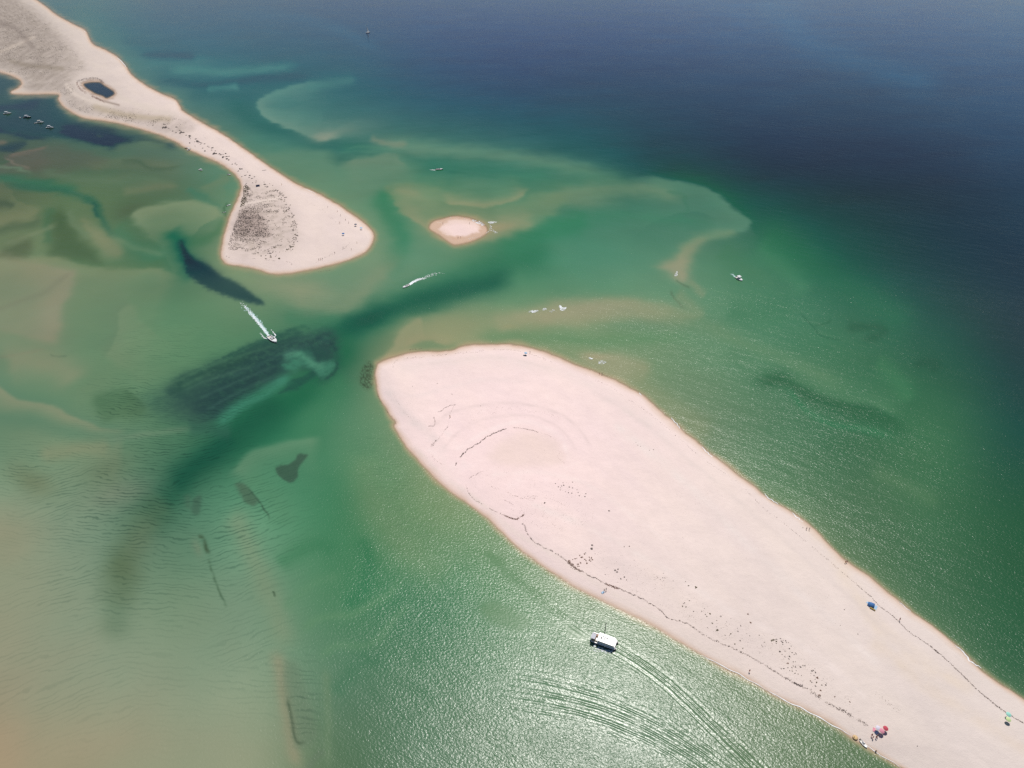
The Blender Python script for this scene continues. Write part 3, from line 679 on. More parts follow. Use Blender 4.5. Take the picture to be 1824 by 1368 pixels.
def nodes_fine(a, b, s, lo, hi):
    return np.unique(np.concatenate([np.array(lo, float), np.arange(a, b+.1, s), np.array(hi, float)]))
GX = nodes_fine(-20, 1844, 2, [-9000,-5000,-3000,-2000,-1300,-900,-600,-400,-280,-200,-140,-100,-70,-45], [1870,1900,1950,2020,2120,2250,2450,2700,3100,3700,4600,6500,10000])
GY = nodes_fine(-12, 1380, 2, [-190,-184,-176,-166,-154,-140,-124,-106,-90,-75,-60,-48,-38,-28,-20], [1400,1430,1470,1530,1620,1740,1900,2100,2400,3000,4200,7000,16000])
GXX, GYY = np.meshgrid(GX, GY); gx = GXX.ravel(); gy = GYY.ravel()
wx, wy = CH(gx, gy)
sd = {k: land_d(gx, gy, k, 200) for k in ('spit', 'isle', 'bank')}
_cusp = (.75*fbm(wx/11, wy/11, 3, 301)+.5*fbm(wx/34, wy/34, 2, 305))/np.maximum(mpp(gx, np.maximum(gy, -100)), .1)     # beach cusps, in metres
for k_ in sd: sd[k_] = np.where(sd[k_] > -190, sd[k_]+np.clip(_cusp, -3, 3), sd[k_])
near = -np.maximum.reduce(list(sd.values()))
look = water_look(gx, gy, wx, wy, np.minimum(near, -sdf_big(gx, gy, SPITS, 200)+0*near) if False else near)
pond_in = sdf_big(gx, gy, PONDS, 60)
pa = smooth_edge(pond_in-1.2, 1.0)*.96
look = look+(np.array([44, 62, 76])/255.-look)*pa[:, None]
_ry = [-190, 0, 60, 200, 300, 400, 500, 650, 800, 1400]      # skylight the surface returns on top of the body colour
SK = np.stack([np.interp(gy, _ry, v) for v in ([.07,.060,.050,.030,.024,.015,.011,.009,.006,.004], [.07,.062,.052,.033,.030,.020,.013,.011,.007,.005], [.07,.058,.048,.034,.031,.024,.019,.015,.010,.008])], 1)
SK = SK*np.interp(gy, [0, 500], [1.5, 1.3])[:, None]
SK[:, 2] *= np.interp(gy, [0, 350, 500], [1.7, 1.7, 1.1]); SK[:, 1] *= np.interp(gy, [0, 200, 400], [1.3, 1.15, 1.0])
alb = np.maximum((lin(look)-SK)/(KW*.965), .0015)
NXg, NYg = len(GX), len(GY)
idx = np.arange(NXg*NYg).reshape(NYg, NXg)
def grid_faces(keep_v):
    q = np.stack([idx[:-1, :-1], idx[1:, :-1], idx[1:, 1:], idx[:-1, 1:]], -1).reshape(-1, 4)
    k = keep_v[q].any(1); return q[k]
def sub(name, keep, z, mat, attrs, wxx=wx, wyy=wy):
    q = grid_faces(keep); u, inv = np.unique(q, return_inverse=True); q = inv.reshape(-1, 4)
    V = np.stack([wxx[u], wyy[u], z[u]], 1)
    me = mesh_np(name, V, q, [mat], True)
    for nm, ty, ar in attrs: attr(me, nm, ty, ar[u])
    return me
# wake trains --------------------------------------------------------------
W1 = spline([(1088,1147),(1130,1172),(1180,1208),(1230,1252),(1290,1310),(1350,1368),(1420,1440),(1520,1540)])
W2 = spline([(860,1178),(930,1190),(1010,1207),(1090,1232),(1160,1264),(1225,1302),(1290,1350),(1350,1400),(1430,1480)])
W3 = spline([(840,958),(890,1000),(940,1045),(990,1090),(1050,1134)])
def train(Pth, spacing, c0, wid, t0, t1, mul):
    d, s, tt = seg_dist(gx[mk], gy[mk], Pth)
    c = d*s+1.6*fbm(gx[mk]/60, gy[mk]/60, 3, 91)
    c = c+.9*np.sin(c*.35)
    vary = np.clip(.85+.8*fbm(gx[mk]/45, gy[mk]/22, 3, 93), .15, 1.3)
    sp = np.interp(tt, [0, 1], spacing); wd_ = np.interp(tt, [0, 1], wid); cc = np.interp(tt, [0, 1], c0)
    return c/sp*2*np.pi, vary*mul*np.exp(-((c-cc)/wd_)**4)*sst(0, t0, tt)*sst(0, t1, 1-tt)
mk = (gx > 780) & (gx < 1700) & (gy > 900) & (gy < 1600)
pa_, aa_, pb_, ab_ = (np.zeros(len(gx)) for _ in range(4))
a1 = train(W1, (6.5, 8.5), (2, 4), (13, 25), .03, .02, 1.7)
a2 = train(W2, (11.5, 6.5), (46, 18), (52, 20), .22, .02, 1.8)
a3 = train(W3, (7, 7), (0, 0), (12, 14), .25, .1, .9)
pa_[mk] = np.where(a1[1] > a3[1], a1[0], a3[0]); aa_[mk] = np.maximum(a1[1], a3[1]); pb_[mk], ab_[mk] = a2
# slicks -------------------------------------------------------------------
cal = np.zeros(len(gx))
for pth, e, v in (([(850,1080),(870,1068),(900,1072),(940,1095),(950,1112),(925,1130),(890,1120),(865,1105)], 9, .75),
                  ([(1006,1128),(1008,1112),(1030,1116),(1050,1134),(1036,1142),(1016,1138)], 4, .85),
                  ([(1490,1310),(1510,1300),(1535,1318),(1560,1345),(1545,1350),(1525,1330),(1500,1325)], 5, .6)):
    cal = np.maximum(cal, v*smooth_edge(sdf_big(gx, gy, spline(pth, True), 40), e*.5))
for pth, w_, v in (([(870,985),(930,1050),(990,1100),(1040,1130)], 6, .5), ([(1090,1155),(1180,1215),(1290,1320),(1340,1368)], 6, .25), ([(1330,1225),(1380,1250)], 7, .3)):
    mm = (gx > 800) & (gx < 1450) & (gy > 950) & (gy < 1420)
    d_, _, _ = seg_dist(gx[mm], gy[mm], spline(pth)); cal[mm] = np.maximum(cal[mm], v*np.exp(-(d_/w_)**2))
# sheltered lagoon and shallow flats carry smaller waves than the open side
shel = sst(640, 420, gx-(gy-700)*.25)*.35
cal = np.maximum(cal, shel*1.0)
cal = cal-1.1*sst(1200, 1600, gx)*sst(700, 1050, gy)*sst(0, 30, near)
fcal = .78*sst(560, 240, gy+(gx-900)*-.05)
cal = np.maximum(cal, fcal*.75)
cover = sst(-.2, 5.0, near); cover = np.maximum(cover, pa)
rp = ripple_amp(gx, gy)*sst(0, 20, near)
zz = np.zeros(len(gx))
wat = [('bed', 'FLOAT_COLOR', alb), ('ripple', 'FLOAT', rp), ('calm', 'FLOAT', cal), ('far_calm', 'FLOAT', fcal), ('cover', 'FLOAT', cover),
       ('wave_a', 'FLOAT', pa_), ('amp_a', 'FLOAT', aa_), ('wave_b', 'FLOAT', pb_), ('amp_b', 'FLOAT', ab_)]
pondm = pond_in > -6
sea = link('sea', sub('sea', (near > -3) & ~pondm, zz, m_water, wat)); tag(sea, 'green and blue tidal water with pale shallows around the sandbars', kind='structure')
pond = link('pond', sub('pond', (pond_in > -3), zz, m_water, wat)); tag(pond, 'small dark pond in the sand of the long spit', kind='structure')
for k, nm, lb in (('spit', 'sand_spit', 'long pale sand spit with scrubby dunes running to the upper left'), ('isle', 'sand_island', 'large bare pinkish white sand island'), ('bank', 'sandbank', 'small oval sandbank in the middle of the inlet')):
    d = sd[k]; kp = d > -7
    z = np.zeros(len(gx)); z[kp] = land_z(d[kp]*mpp(gx[kp], gy[kp]), wx[kp], wy[kp], k)
    # wider grid vertices just outside keep a gentle under-water slope
    ext = (~kp); z[ext] = -.6
    L = np.zeros((len(gx), 3)); kk = d > -30
    L[kk] = land_look(gx[kk], gy[kk], wx[kk], wy[kk], d[kk], k)
    f = (ALT-z)/ALT
    o_ = link(nm, sub(nm, kp, z, m_sand, [('sand', 'FLOAT_COLOR', lin(L)/KW)], wx*f, wy*f)); tag(o_, lb, kind='structure')
# quick look-ups on the surveyed grid -----------------------------------------
SG = {k: v.reshape(NYg, NXg) for k, v in sd.items()}
def gsd(k, X, Y):
    X = np.asarray(X, float); Y = np.asarray(Y, float)
    fx = np.interp(X, GX, np.arange(NXg)); fy = np.interp(Y, GY, np.arange(NYg)); ix = np.minimum(fx.astype(int), NXg-2); iy = np.minimum(fy.astype(int), NYg-2); a = fx-ix; b = fy-iy; g = SG[k]
    return (g[iy, ix]*(1-a)+g[iy, ix+1]*a)*(1-b)+(g[iy+1, ix]*(1-a)+g[iy+1, ix+1]*a)*b
def land_d(X, Y, k, lim=60): return gsd(k, X, Y)
# ================================================================ mesh builder
class MB:
    def __init__(s): s.v = []; s.f = []
    def add(s, V, F):
        b = len(s.v); s.v += [tuple(p) for p in V]; s.f += [tuple(i+b for i in q) for q in F]; return s
    def box(s, cx, cy, cz, lx, ly, lz, rz=0.0, taper=1.0):
        c, sn = math.cos(rz), math.sin(rz); V = []
        for k in (-1, 1):
            tp = taper if k > 0 else 1
            for a, b in ((-1, -1), (1, -1), (1, 1), (-1, 1)):
                x, y = a*lx/2*tp, b*ly/2*tp; V.append((cx+x*c-y*sn, cy+x*sn+y*c, cz+k*lz/2))
        return s.add(V, [(0,3,2,1),(4,5,6,7),(0,1,5,4),(1,2,6,5),(2,3,7,6),(3,0,4,7)])
    def loft(s, rings, caps=True, closed=True):
        m = len(rings[0]); V = [p for r in rings for p in r]; F = []
        for i in range(len(rings)-1):
            for j in range(m if closed else m-1):
                k = (j+1) % m; F.append((i*m+j, i*m+k, (i+1)*m+k, (i+1)*m+j))
        if caps: F += [tuple(range(m))[::-1], tuple((len(rings)-1)*m+j for j in range(m))]
        return s.add(V, F)
    def tube(s, a, b, r0, r1=None, n=6):
        a, b = Vector(a), Vector(b); d = (b-a).normalized(); r1 = r0 if r1 is None else r1
        u = d.orthogonal().normalized(); w_ = d.cross(u)
        return s.loft([[p+(u*math.cos(2*math.pi*k/n)+w_*math.sin(2*math.pi*k/n))*r for k in range(n)] for p, r in ((a, r0), (b, r1))])
    def lathe(s, prof, n=12, c=(0, 0, 0), sx=1, sy=1):
        return s.loft([[(c[0]+r*sx*math.cos(2*math.pi*k/n), c[1]+r*sy*math.sin(2*math.pi*k/n), c[2]+z) for k in range(n)] for r, z in prof])
    def me(s, name, mat, smooth=False):
        me = bpy.data.meshes.new(name); me.from_pydata(s.v, [], s.f); me.materials.append(mat)
        if smooth: me.polygons.foreach_set('use_smooth', [True]*len(me.polygons))
        me.update(); return me
    def obj(s, name, mat, parent=None, smooth=False): return link(name, s.me(name, mat, smooth), parent)
def empty(name, loc, rz=0.0, label=None, cat=None, group=None):
    o = bpy.data.objects.new(name, None); COL.objects.link(o); o.location = loc; o.rotation_euler = (0, 0, rz)
    o.empty_display_size = .5; return tag(o, label, cat, group)
def copy_tree(o, loc, rz, label, group=None, scale=None):
    c = o.copy(); COL.objects.link(c); c.location = loc; c.rotation_euler = (0, 0, rz); c['label'] = label
    if group: c['group'] = group
    if scale: c.scale = (scale,)*3
    for ch_ in list(o.children):
        d = ch_.copy(); COL.objects.link(d); d.parent = c
    return c
RND = random.Random(11)
M_white = plain('white_gelcoat', (.78, .78, .77), .28, var=.1, scale=1.5)
M_cream = plain('cream_gelcoat', (.66, .62, .54), .35, scale=1.5)
M_navy = plain('navy_paint', (.035, .045, .09), .35)
M_grey = plain('grey_vinyl', (.34, .34, .37), .6)
M_lgrey = plain('pale_grey_canvas', (.52, .52, .56), .8)
M_dark = plain('dark_rubber', (.03, .03, .035), .5)
M_glass = plain('tinted_glass', (.02, .03, .035), .06, spec=.8)
M_teak = plain('teak_deck', (.33, .20, .13), .7, var=.3)
M_metal = plain('steel', (.5, .5, .5), .3, 1.0)
M_black = plain('black_engine', (.02, .02, .022), .35)
M_pole = plain('weathered_pole', (.07, .06, .055), .8, var=.4)
M_skin = plain('skin', (.42, .24, .16), .6); M_hair = plain('dark_hair', (.035, .022, .015), .7)
M_blue = plain('blue_fabric', (.05, .16, .38), .8); M_sky = plain('pale_blue_fabric', (.34, .50, .66), .8)
M_red = plain('red_fabric', (.5, .06, .09), .8); M_pink = plain('rose_fabric', (.66, .26, .33), .8)
M_mint = plain('mint_fabric', (.30, .62, .52), .8); M_lime = plain('lime_fabric', (.55, .66, .32), .8)
M_lilac = plain('white_lilac_fabric', (.66, .62, .70), .8); M_yel = plain('yellow_fabric', (.72, .5, .12), .7)
M_foam = plain('sea_foam', (.80, .83, .84), .6, var=.15, scale=.8)
M_wash = plain('aerated_water', (.42, .60, .58), .5, var=.3, scale=.6)
M_straw = plain('straw_float', (.62, .42, .20), .7)

# ================================================================ boats
def hull_rings(L, W, H, bow=.35, n=9, flare=.8):
    """x forward, stern at -L/2"""
    out = []
    for i in range(n):
        t = i/(n-1); x = -L/2+L*t
        w_ = W/2*(1-max(0, (t-(1-bow)*.8)/(1-(1-bow)*.8))**2.2*.985)*(.90+.10*min(1, t*3)); z1 = H*(1+.28*t*t); zb = -.18+.30*max(0, t-.6)**1.3
        out.append([(x+.10*L*0, w_, z1), (x, w_*flare, zb+.12), (x, 0, zb-.12), (x, -w_*flare, zb+.12), (x, -w_, z1)])
    return out
def motorboat(loc, rz, L, W, label, cat='boat', group=None, top=None, hullm=None, wind=True, bench=True, name='motorboat', cabin=False):
    e = empty(name, loc, rz, label, cat, group); H = .26+.06*L; hullm = hullm or M_white
    R_ = hull_rings(L, W, H)
    MB().loft(R_, closed=False, caps=False).add(R_[0], [(0, 1, 2, 3, 4)]).obj('hull', hullm, e, True)
    # gunwale and foredeck
    g = MB(); inner = []
    for i, r in enumerate(R_):
        x, w_, z = r[0]; k = .80 if i < 6 else 0.0; inner.append((x, w_, w_*k, z))
    V = []; F = []
    for x, w_, k, z in inner: V += [(x, w_+.03, z+.02), (x, k, z+.05), (x, -k, z+.05), (x, -w_-.03, z+.02)]
    for i in range(len(inner)-1):
        a = i*4; b = a+4; F += [(a, b, b+1, a+1), (a+2, b+2, b+3, a+3)]
        if inner[i][2] == 0: F.append((a+1, b+1, b+2, a+2))
    i = 5; a = i*4; b = a+4; F.append((a+1, b+1, a+2))
    g.add(V, F).obj('deck', M_white, e)
    MB().box(-L*.09, 0, H*.42, L*.78, W*.76, .05).obj('cockpit_floor', M_cream if hullm is M_white else M_teak, e)
    if cabin:
        MB().box(L*.08, 0, H+.45, L*.36, W*.66, .9, taper=.84).obj('cabin', M_white, e)
        MB().box(L*.08, 0, H+.55, L*.365, W*.67, .28, taper=.95).obj('window_band', M_glass, e)
    elif bench:
        b = MB().box(-L*.02, 0, H*.42+.45, L*.11, W*.34, .9, taper=.8); b.obj('console', M_white, e)
        MB().box(-L*.17, 0, H*.42+.3, L*.09, W*.5, .5).obj('seat', M_grey, e)
    if wind: MB().box(L*(.06 if not cabin else .29), 0, H+.36, .06, W*.5, .42).obj('windshield', M_glass, e)
    MB().box(-L/2-.18, 0, .45, .36, .34, .8, taper=.8).obj('outboard_engine', M_black, e)
    if top:
        zt = H+1.75+(.3 if cabin else 0); MB().box(-L*.08, 0, zt, L*.36, W*.86, .09).obj('sun_canopy', top, e)
        for sx in (-.24, .08):
            for sy in (-1, 1): MB().tube((L*sx, sy*W*.38, H), (L*sx, sy*W*.38, zt), .035).obj('canopy_post', M_metal, e)
    return e
def hdg(a, b):
    (x0, y0), (x1, y1) = ch(*a), ch(*b); return math.atan2(y1-y0, x1-x0), math.hypot(x1-x0, y1-y0), Vector(((x0+x1)/2, (y0+y1)/2, 0))
def boat_at(stern, bow, Wr, label, L=None, **k):
    r, d, c = hdg(stern, bow); L = L or d; return motorboat(c, r, L, L*Wr, label, **k)

# day ferry / houseboat --------------------------------------------------
rz, _, c = hdg((1094, 1151), (1056, 1137)); e = empty('pontoon_boat', c, rz, 'white twin-hulled excursion boat with flat white roof, cruising beside the big sand island', 'boat')
Lf, Wf = 10.6, 4.5
for sy in (-1, 1):
    rr_ = []
    for i in range(9):
        t_ = i/8; x = -Lf/2+Lf*t_; w2 = .52*(1-max(0, (t_-.72)/.28)**2*.9); z1 = .95
        rr_.append([(x, sy*1.72+w2, z1), (x, sy*1.72+w2*.9, .1), (x, sy*1.72, -.25+.3*max(0, t_-.7)), (x, sy*1.72-w2*.9, .1), (x, sy*1.72-w2, z1)])
    MB().loft(rr_).obj('pontoon_hull', M_navy, e, True)
MB().box(-.1, 0, 1.02, Lf*.95, Wf, .14).obj('deck', M_white, e)
MB().box(3.55, 0, 1.12, 2.5, Wf*.86, .06).obj('front_deck', M_teak, e)
MB().box(-1.35, .12, 1.95, 6.2, Wf*.70, 1.75).obj('cabin', M_white, e)
MB().box(-1.35, .12, 2.15, 6.25, Wf*.715, .7).obj('window_band', M_glass, e)
MB().box(-1.15, .15, 2.90, 7.0, Wf*.88, .16).obj('roof', M_white, e)
MB().box(-4.45, 0, 1.9, 1.2, Wf*.8, .12).obj('aft_platform', M_white, e)
for x, y, lx, ly in ((.9,.35,.42,.6),(.5,-.55,.28,.34),(-.6,.75,.26,.34),(-.75,-.35,.62,.16),(-1.35,.15,.22,.95),(-1.35,-.55,.2,.3),(-.2,.3,.22,.3)):
    MB().box(x, y, 3.05, lx*1.35, ly*1.35, .14).obj('roof_hatch', M_dark, e)
for y in (-1.2, .0, 1.1): MB().box(-3.9, y, 3.02, 1.4, .22, .08).obj('roof_rail', M_grey, e)
MB().box(4.15, .85, 3.0, 1.75, 2.5, .10).obj('bow_awning', M_lgrey, e)
for sx in (3.35, 4.95):
    for sy in (-.3, 2.0): MB().tube((sx, sy, 1.05), (sx, sy, 3.0), .05).obj('awning_post', M_metal, e)
MB().box(2.7, .9, 1.55, .7, 1.3, .5).obj('bench', M_cream, e); MB().box(2.9, -.9, 1.5, .9, .9, .45).obj('table', M_teak, e)
for a, b in (((5.0,-2.1,1.9),(5.0,2.1,1.9)),((2.2,-2.15,1.9),(5.0,-2.1,1.9)),((2.2,2.15,1.9),(5.0,2.1,1.9))): MB().tube(a, b, .04).obj('railing', M_metal, e)
for sy in (-1.6, 1.6): MB().box(-Lf/2-.2, sy, .7, .5, .45, .9, taper=.8).obj('outboard_engine', M_black, e)

# channel marker
e = empty('channel_marker', Vector((*ch(1077.5, 1125), 0)), 0, 'tall thin dark pole standing in the water just behind the excursion boat', 'marker pole')
MB().tube((0,0,-1), (0,0,5.6), .17, .13, 8).obj('pole', M_pole, e); MB().lathe([(.0,5.6),(.22,5.62),(.22,5.9),(0,6.1)], 8).obj('cap', M_dark, e)

boat_at((1532,1319),(1544,1333),.36,'white open motorboat moored at the beach edge beside the parasols, dark engine at its stern', name='motorboat')
e = empty('swim_float', Vector((*ch(1523, 1314.5), .1)), 0, 'small straw-yellow round float on the shallow water left of the moored motorboat', 'float')
MB().lathe([(.0,.1),(.75,.12),(.95,.25),(.75,.42),(.0,.46)], 12).obj('float_ring', M_straw, e, True); MB().tube((-.5,0,.3), (-.5,0,.9), .12).obj('float_handle', M_dark, e)
boat_at((479,600),(493,611),.34,'white speedboat throwing a long straight white wake over the dark seagrass', name='speedboat')
boat_at((729,508),(717.5,513.5),.36,'white speedboat curving through the green channel with a short foaming wake', name='speedboat')
boat_at((776,302.5),(789,302),.36,'dark hulled motorboat heading right across the upper channel', name='motorboat', hullm=M_navy, wind=True)
boat_at((1311,494),(1322,501),.44,'small white motorboat with a white canopy, alone on the green water right of the inlet', name='motorboat', top=M_white)
boat_at((354,301.5),(361.5,305),.42,'white cabin boat anchored alone in the lagoon, lower left of the narrow spit', name='cabin_boat', cabin=True, L=6.4)
boat_at((340.5,265.5),(333,269.5),.40,'white motorboat nosed onto the lagoon side of the narrow spit', name='motorboat', top=M_white, L=6.0)
boat_at((330.5,264.5),(335.5,263.8),.34,'small dark skiff drawn up right beside the white motorboat on the narrow spit', name='skiff', hullm=M_navy, wind=False, L=4.0)
boat_at((405,311),(411.5,312.2),.34,'small grey skiff at the inner bend of the spit', name='skiff', hullm=M_grey, wind=False, L=4.4)
boat_at((404.5,367.2),(410.5,365.2),.30,'narrow white skiff at the beach left of the dune scrub', name='skiff', wind=False, L=4.6)
boat_at((398,378.8),(402,378.2),.26,'tiny white rowing boat floating below the narrow white skiff', name='rowing_boat', wind=False, bench=False, L=3.0)
boat_at((8,203.2),(18.5,202),.34,'leftmost white cabin cruiser anchored in the dark lagoon', name='cabin_cruiser', cabin=True, top=M_white, L=9.5)
boat_at((43,209.5),(54,209),.32,'dark hulled cruiser with a grey canopy, second of the boats in the lagoon', name='cabin_cruiser', cabin=True, top=M_lgrey, hullm=M_navy, L=9.5)
boat_at((33.5,209),(38.5,210.6),.36,'small white dinghy tied astern of the dark hulled cruiser', name='dinghy', wind=False, L=4.2)
boat_at((66,218.8),(77,218),.34,'white cruiser with a cream canopy, just right of the dark hulled cruiser', name='cabin_cruiser', cabin=True, top=M_cream, L=9.0)
boat_at((61.5,220),(65.5,219.3),.36,'small white dinghy tied behind the third anchored cruiser', name='dinghy', wind=False, L=3.8)
boat_at((83,227.8),(95.5,227.8),.32,'rightmost cruiser in the dark lagoon, white with a grey canopy', name='cabin_cruiser', cabin=True, top=M_lgrey, L=9.5)

# sailing yacht
rz, _, c = hdg((659, 57.3), (650.5, 60.2)); e = empty('sailing_yacht', c, rz, 'white sailing yacht with one small sail far out on the blue sea', 'sailboat')
R_ = hull_rings(10.5, 3.3, 1.0, .55); MB().loft(R_, closed=False, caps=False).add(R_[0], [(0,1,2,3,4)]).obj('hull', M_white, e, True)
MB().add([(r[0][0], r[0][1], r[0][2]) for r in R_]+[(r[4][0], r[4][1], r[4][2]) for r in R_], [(i, i+1, i+10, i+9) for i in range(8)]).obj('deck', M_cream, e)
MB().box(.3, 0, 1.45, 3.6, 1.7, .6, taper=.85).obj('cabin', M_white, e)
MB().tube((.8,0,1.0), (.8,0,13.5), .12, .08).obj('mast', M_metal, e); MB().tube((.8,0,2.2), (-3.8,.4,2.3), .09).obj('boom', M_metal, e)
V = []; 
for i in range(7):
    z = 2.5+i*.95; x1 = .6; x0 = .6-3.6*(1-i/6.3)
    for j in range(4):
        q = j/3; V.append((x1+(x0-x1)*q, .35*math.sin(q*math.pi)+.3*q, z))
F = [(i*4+j, i*4+j+1, i*4+j+5, i*4+j+4) for i in range(6) for j in range(3)]
e.scale = (1.35, 1.35, 1.35)
m_sail, t, o_ = newmat('sailcloth'); n = N(t)
_a = n('ShaderNodeBsdfDiffuse', {'Color': (.85, .85, .82, 1)}); _b2 = n('ShaderNodeBsdfTranslucent', {'Color': (.85, .85, .82, 1)})
_c = n('ShaderNodeMixShader', {0: .5, 1: _a.outputs[0], 2: _b2.outputs[0]}); t.links.new(_c.outputs[0], o_.inputs[0])
sl = MB().add(V, F).obj('sail', m_sail, e, True); sl.modifiers.new('thickness', 'SOLIDIFY').thickness = .03

# ================================================================ people
def body_mesh(name, J, E, rad):
    me = bpy.data.meshes.new(name); me.from_pydata(J, E, []); o = bpy.data.objects.new(name, me); COL.objects.link(o)
    md = o.modifiers.new('skin', 'SKIN'); md.use_smooth_shade = True
    for i, r in enumerate(rad): me.skin_vertices[0].data[i].radius = (r, r*.82)
    me.skin_vertices[0].data[0].use_root = True
    o.modifiers.new('sub', 'SUBSURF').levels = 1
    bpy.context.view_layer.update(); ev = o.evaluated_get(bpy.context.evaluated_depsgraph_get())
    m2 = bpy.data.meshes.new_from_object(ev); m2.materials.clear(); m2.materials.append(M_skin); m2.name = name
    bpy.data.objects.remove(o); return m2
def figure(walk=0.0, arm=0.0):
    J = [(0,0,.95),(0,0,1.15),(0,0,1.38),(0,0,1.50),(0,0,1.60),(.015,0,1.72),
         (0,.10,.90),(walk*.18,.11,.50),(walk*.12-.05*abs(walk),.11,.09),(walk*.12+.14,.11,.04),
         (0,-.10,.90),(-walk*.12,-.11,.50),(-walk*.36,-.11,.10),(-walk*.36+.15,-.11,.05),
         (0,.20,1.40),(-walk*.08,.25,1.13),(.04-walk*.06+arm*.1,.27,.88),(.06+arm*.12,.27,.78),
         (0,-.20,1.40),(walk*.08,-.25,1.13),(.06+walk*.1+arm*.3,-.26,.90+arm*.4),(.08+walk*.12+arm*.36,-.26,.81+arm*.5)]
    E = [(0,1),(1,2),(2,3),(3,4),(4,5),(0,6),(6,7),(7,8),(8,9),(0,10),(10,11),(11,12),(12,13),(2,14),(14,15),(15,16),(16,17),(2,18),(18,19),(19,20),(20,21)]
    r = [.15,.14,.165,.06,.085,.10,.095,.065,.045,.035,.095,.065,.045,.035,.065,.048,.036,.03,.065,.048,.036,.03]
    return body_mesh('body', J, E, r)
BODIES = [figure(0), figure(1.0), figure(.5, .8)]
def shorts_mesh(m):
    b = MB(); b.lathe([(.165,.86),(.185,.95),(.165,1.06)], 10, sy=1.1)
    for s_ in (-1, 1): b.lathe([(.10,.62),(.115,.88)], 8, (0, s_*.105, 0))
    return b.me('swimwear', m)
def hair_mesh():
    return MB().lathe([(.02,1.66),(.105,1.66),(.12,1.73),(.10,1.81),(.03,1.845)], 10, (-.015,0,0)).me('hair', M_hair, True)
HAIR = hair_mesh(); SW = [shorts_mesh(m) for m in (M_navy, M_red, M_sky, M_dark, M_yel)]
def person(x, y, label, k=0, sw=0, rz=None, z=None, group=None):
    g = ground(x, y)
    if z is not None: g.z = z
    e = empty('person', g, RND.uniform(0, 6.28) if rz is None else rz, label, 'person', group)
    link('body', BODIES[k % 3], e); link('hair', HAIR, e); link('swimwear', SW[sw % 5], e); return e
PPL = [(1067.5,667.5,'left one of two strollers at the waterline near the tip of the big island'),(1072.3,667.9,'right one of two strollers at the waterline near the tip of the big island'),
 (1436,943.5,'left walker of the tanned pair at the middle of the seaward beach'),(1441,944.5,'right walker of the tanned pair at the middle of the seaward beach'),
 (1505,1003.5,'left walker of the pair further down the seaward beach'),(1507.6,1002.5,'right walker of the pair further down the seaward beach'),
 (1334.5,1197,'lone person in red standing at the foam line of the channel beach'),
 (944,629,'person standing beside the pale blue parasol at the tip of the big island'),
 (1552,1311.5,'leftmost of the people standing between the parasols and the moored boat'),(1554,1315.5,'person bending a little just below the leftmost one by the moored boat'),
 (1559.8,1314.8,'person between the others, nearest the right of the moored boat'),(1562,1311.8,'rightmost of the people standing below the parasols'),
 (1076,1053.5,'left one of two people on the channel beach above the excursion boat'),(1079.5,1052,'right one of two people on the channel beach above the excursion boat'),
 (801.5,743.5,'lone person on the pale sand beside the looping line of dark weed'),(1602,1105,'person sitting near the weed line on the seaward beach'),
 (789,399,'person on the left rim of the small sandbank'),(836.5,398.8,'person on the right rim of the small sandbank'),(816,425.2,'left one of two people on the lower rim of the small sandbank'),(820.5,424,'right one of two people on the lower rim of the small sandbank')]
for i, (x, y, lb) in enumerate(PPL): person(x, y, lb, i, 1 if 'red' in lb else i*2+1)
person(1559.5, 1339.5, 'person wading in the shallow water right of the moored boat', 2, 3, z=-.5)
TIP = [(584,370),(601,377.5),(607,384.5),(615.5,393),(605.5,398),(621,398),(626,445.5),(611.3,442.5),(596.5,452),(636,433.5),(633,401.5),(571,463),(574.5,462.6),(568,464),(502,330)]
for i, (x, y) in enumerate(TIP): person(x, y, 'beachgoer standing on the pale sand of the rounded spit end', i, i, group='beachgoers on the rounded end of the spit')

# ================================================================ parasols, towels, tents
def parasol(x, y, mat, label, tilt=(.12, .1), r=.95, h=1.75, group=None):
    e = empty('parasol', ground(x, y), RND.uniform(0, 3), label, 'parasol', group); e.rotation_euler = (tilt[0], tilt[1], 0)
    n = 8; V = [(0, 0, h+.32)]; F = []
    for j, (q, z) in enumerate(((.5, h+.22), (1, h))):
        for k in range(n): a = 2*math.pi*k/n; V.append((r*q*math.cos(a), r*q*math.sin(a), z))
    for k in range(n): F += [(0, 1+k, 1+(k+1) % n), (1+k, 9+k, 9+(k+1) % n, 1+(k+1) % n)]
    for k in range(n): a = 2*math.pi*k/n; V.append((r*math.cos(a), r*math.sin(a), h-.14)); F.append((9+k, 17+k, 17+(k+1) % n, 9+(k+1) % n))
    MB().add(V, F).obj('canopy', mat, e); MB().tube((0,0,0), (0,0,h+.36), .025).obj('pole', M_white, e)
def towel(x, y, mat, label, rz=.4, s=(1.9, 1.0)):
    g = ground(x, y); o = MB().box(0, 0, .06, s[0], s[1], .05).obj('beach_towel', mat); o.location = g; o.rotation_euler = (0, 0, rz); tag(o, label, 'towel')
parasol(1560.5, 1300, M_lilac, 'pale lilac parasol, uppermost of the cluster near the moored boat')
parasol(1567, 1305, M_pink, 'rose pink parasol in the middle of the cluster near the moored boat')
parasol(1573.8, 1300.5, M_red, 'dark red parasol, rightmost of the cluster near the moored boat')
towel(1561.5, 1305, M_sky, 'pale blue towel or mat on the sand left of the rose pink parasol', .5, (1.4, 1.2))
towel(1557, 1299.8, M_pink, 'pink towel on the sand left of the pale lilac parasol', 1.1, (1.5, .9))
parasol(1792, 1275.8, M_mint, 'mint green parasol near the seaward weed line at the right edge')
parasol(1791.5, 1284.6, M_lime, 'lime green parasol just below the mint green one')
parasol(936, 632.2, M_sky, 'pale blue parasol standing on the upper tip of the big island', r=1.05)
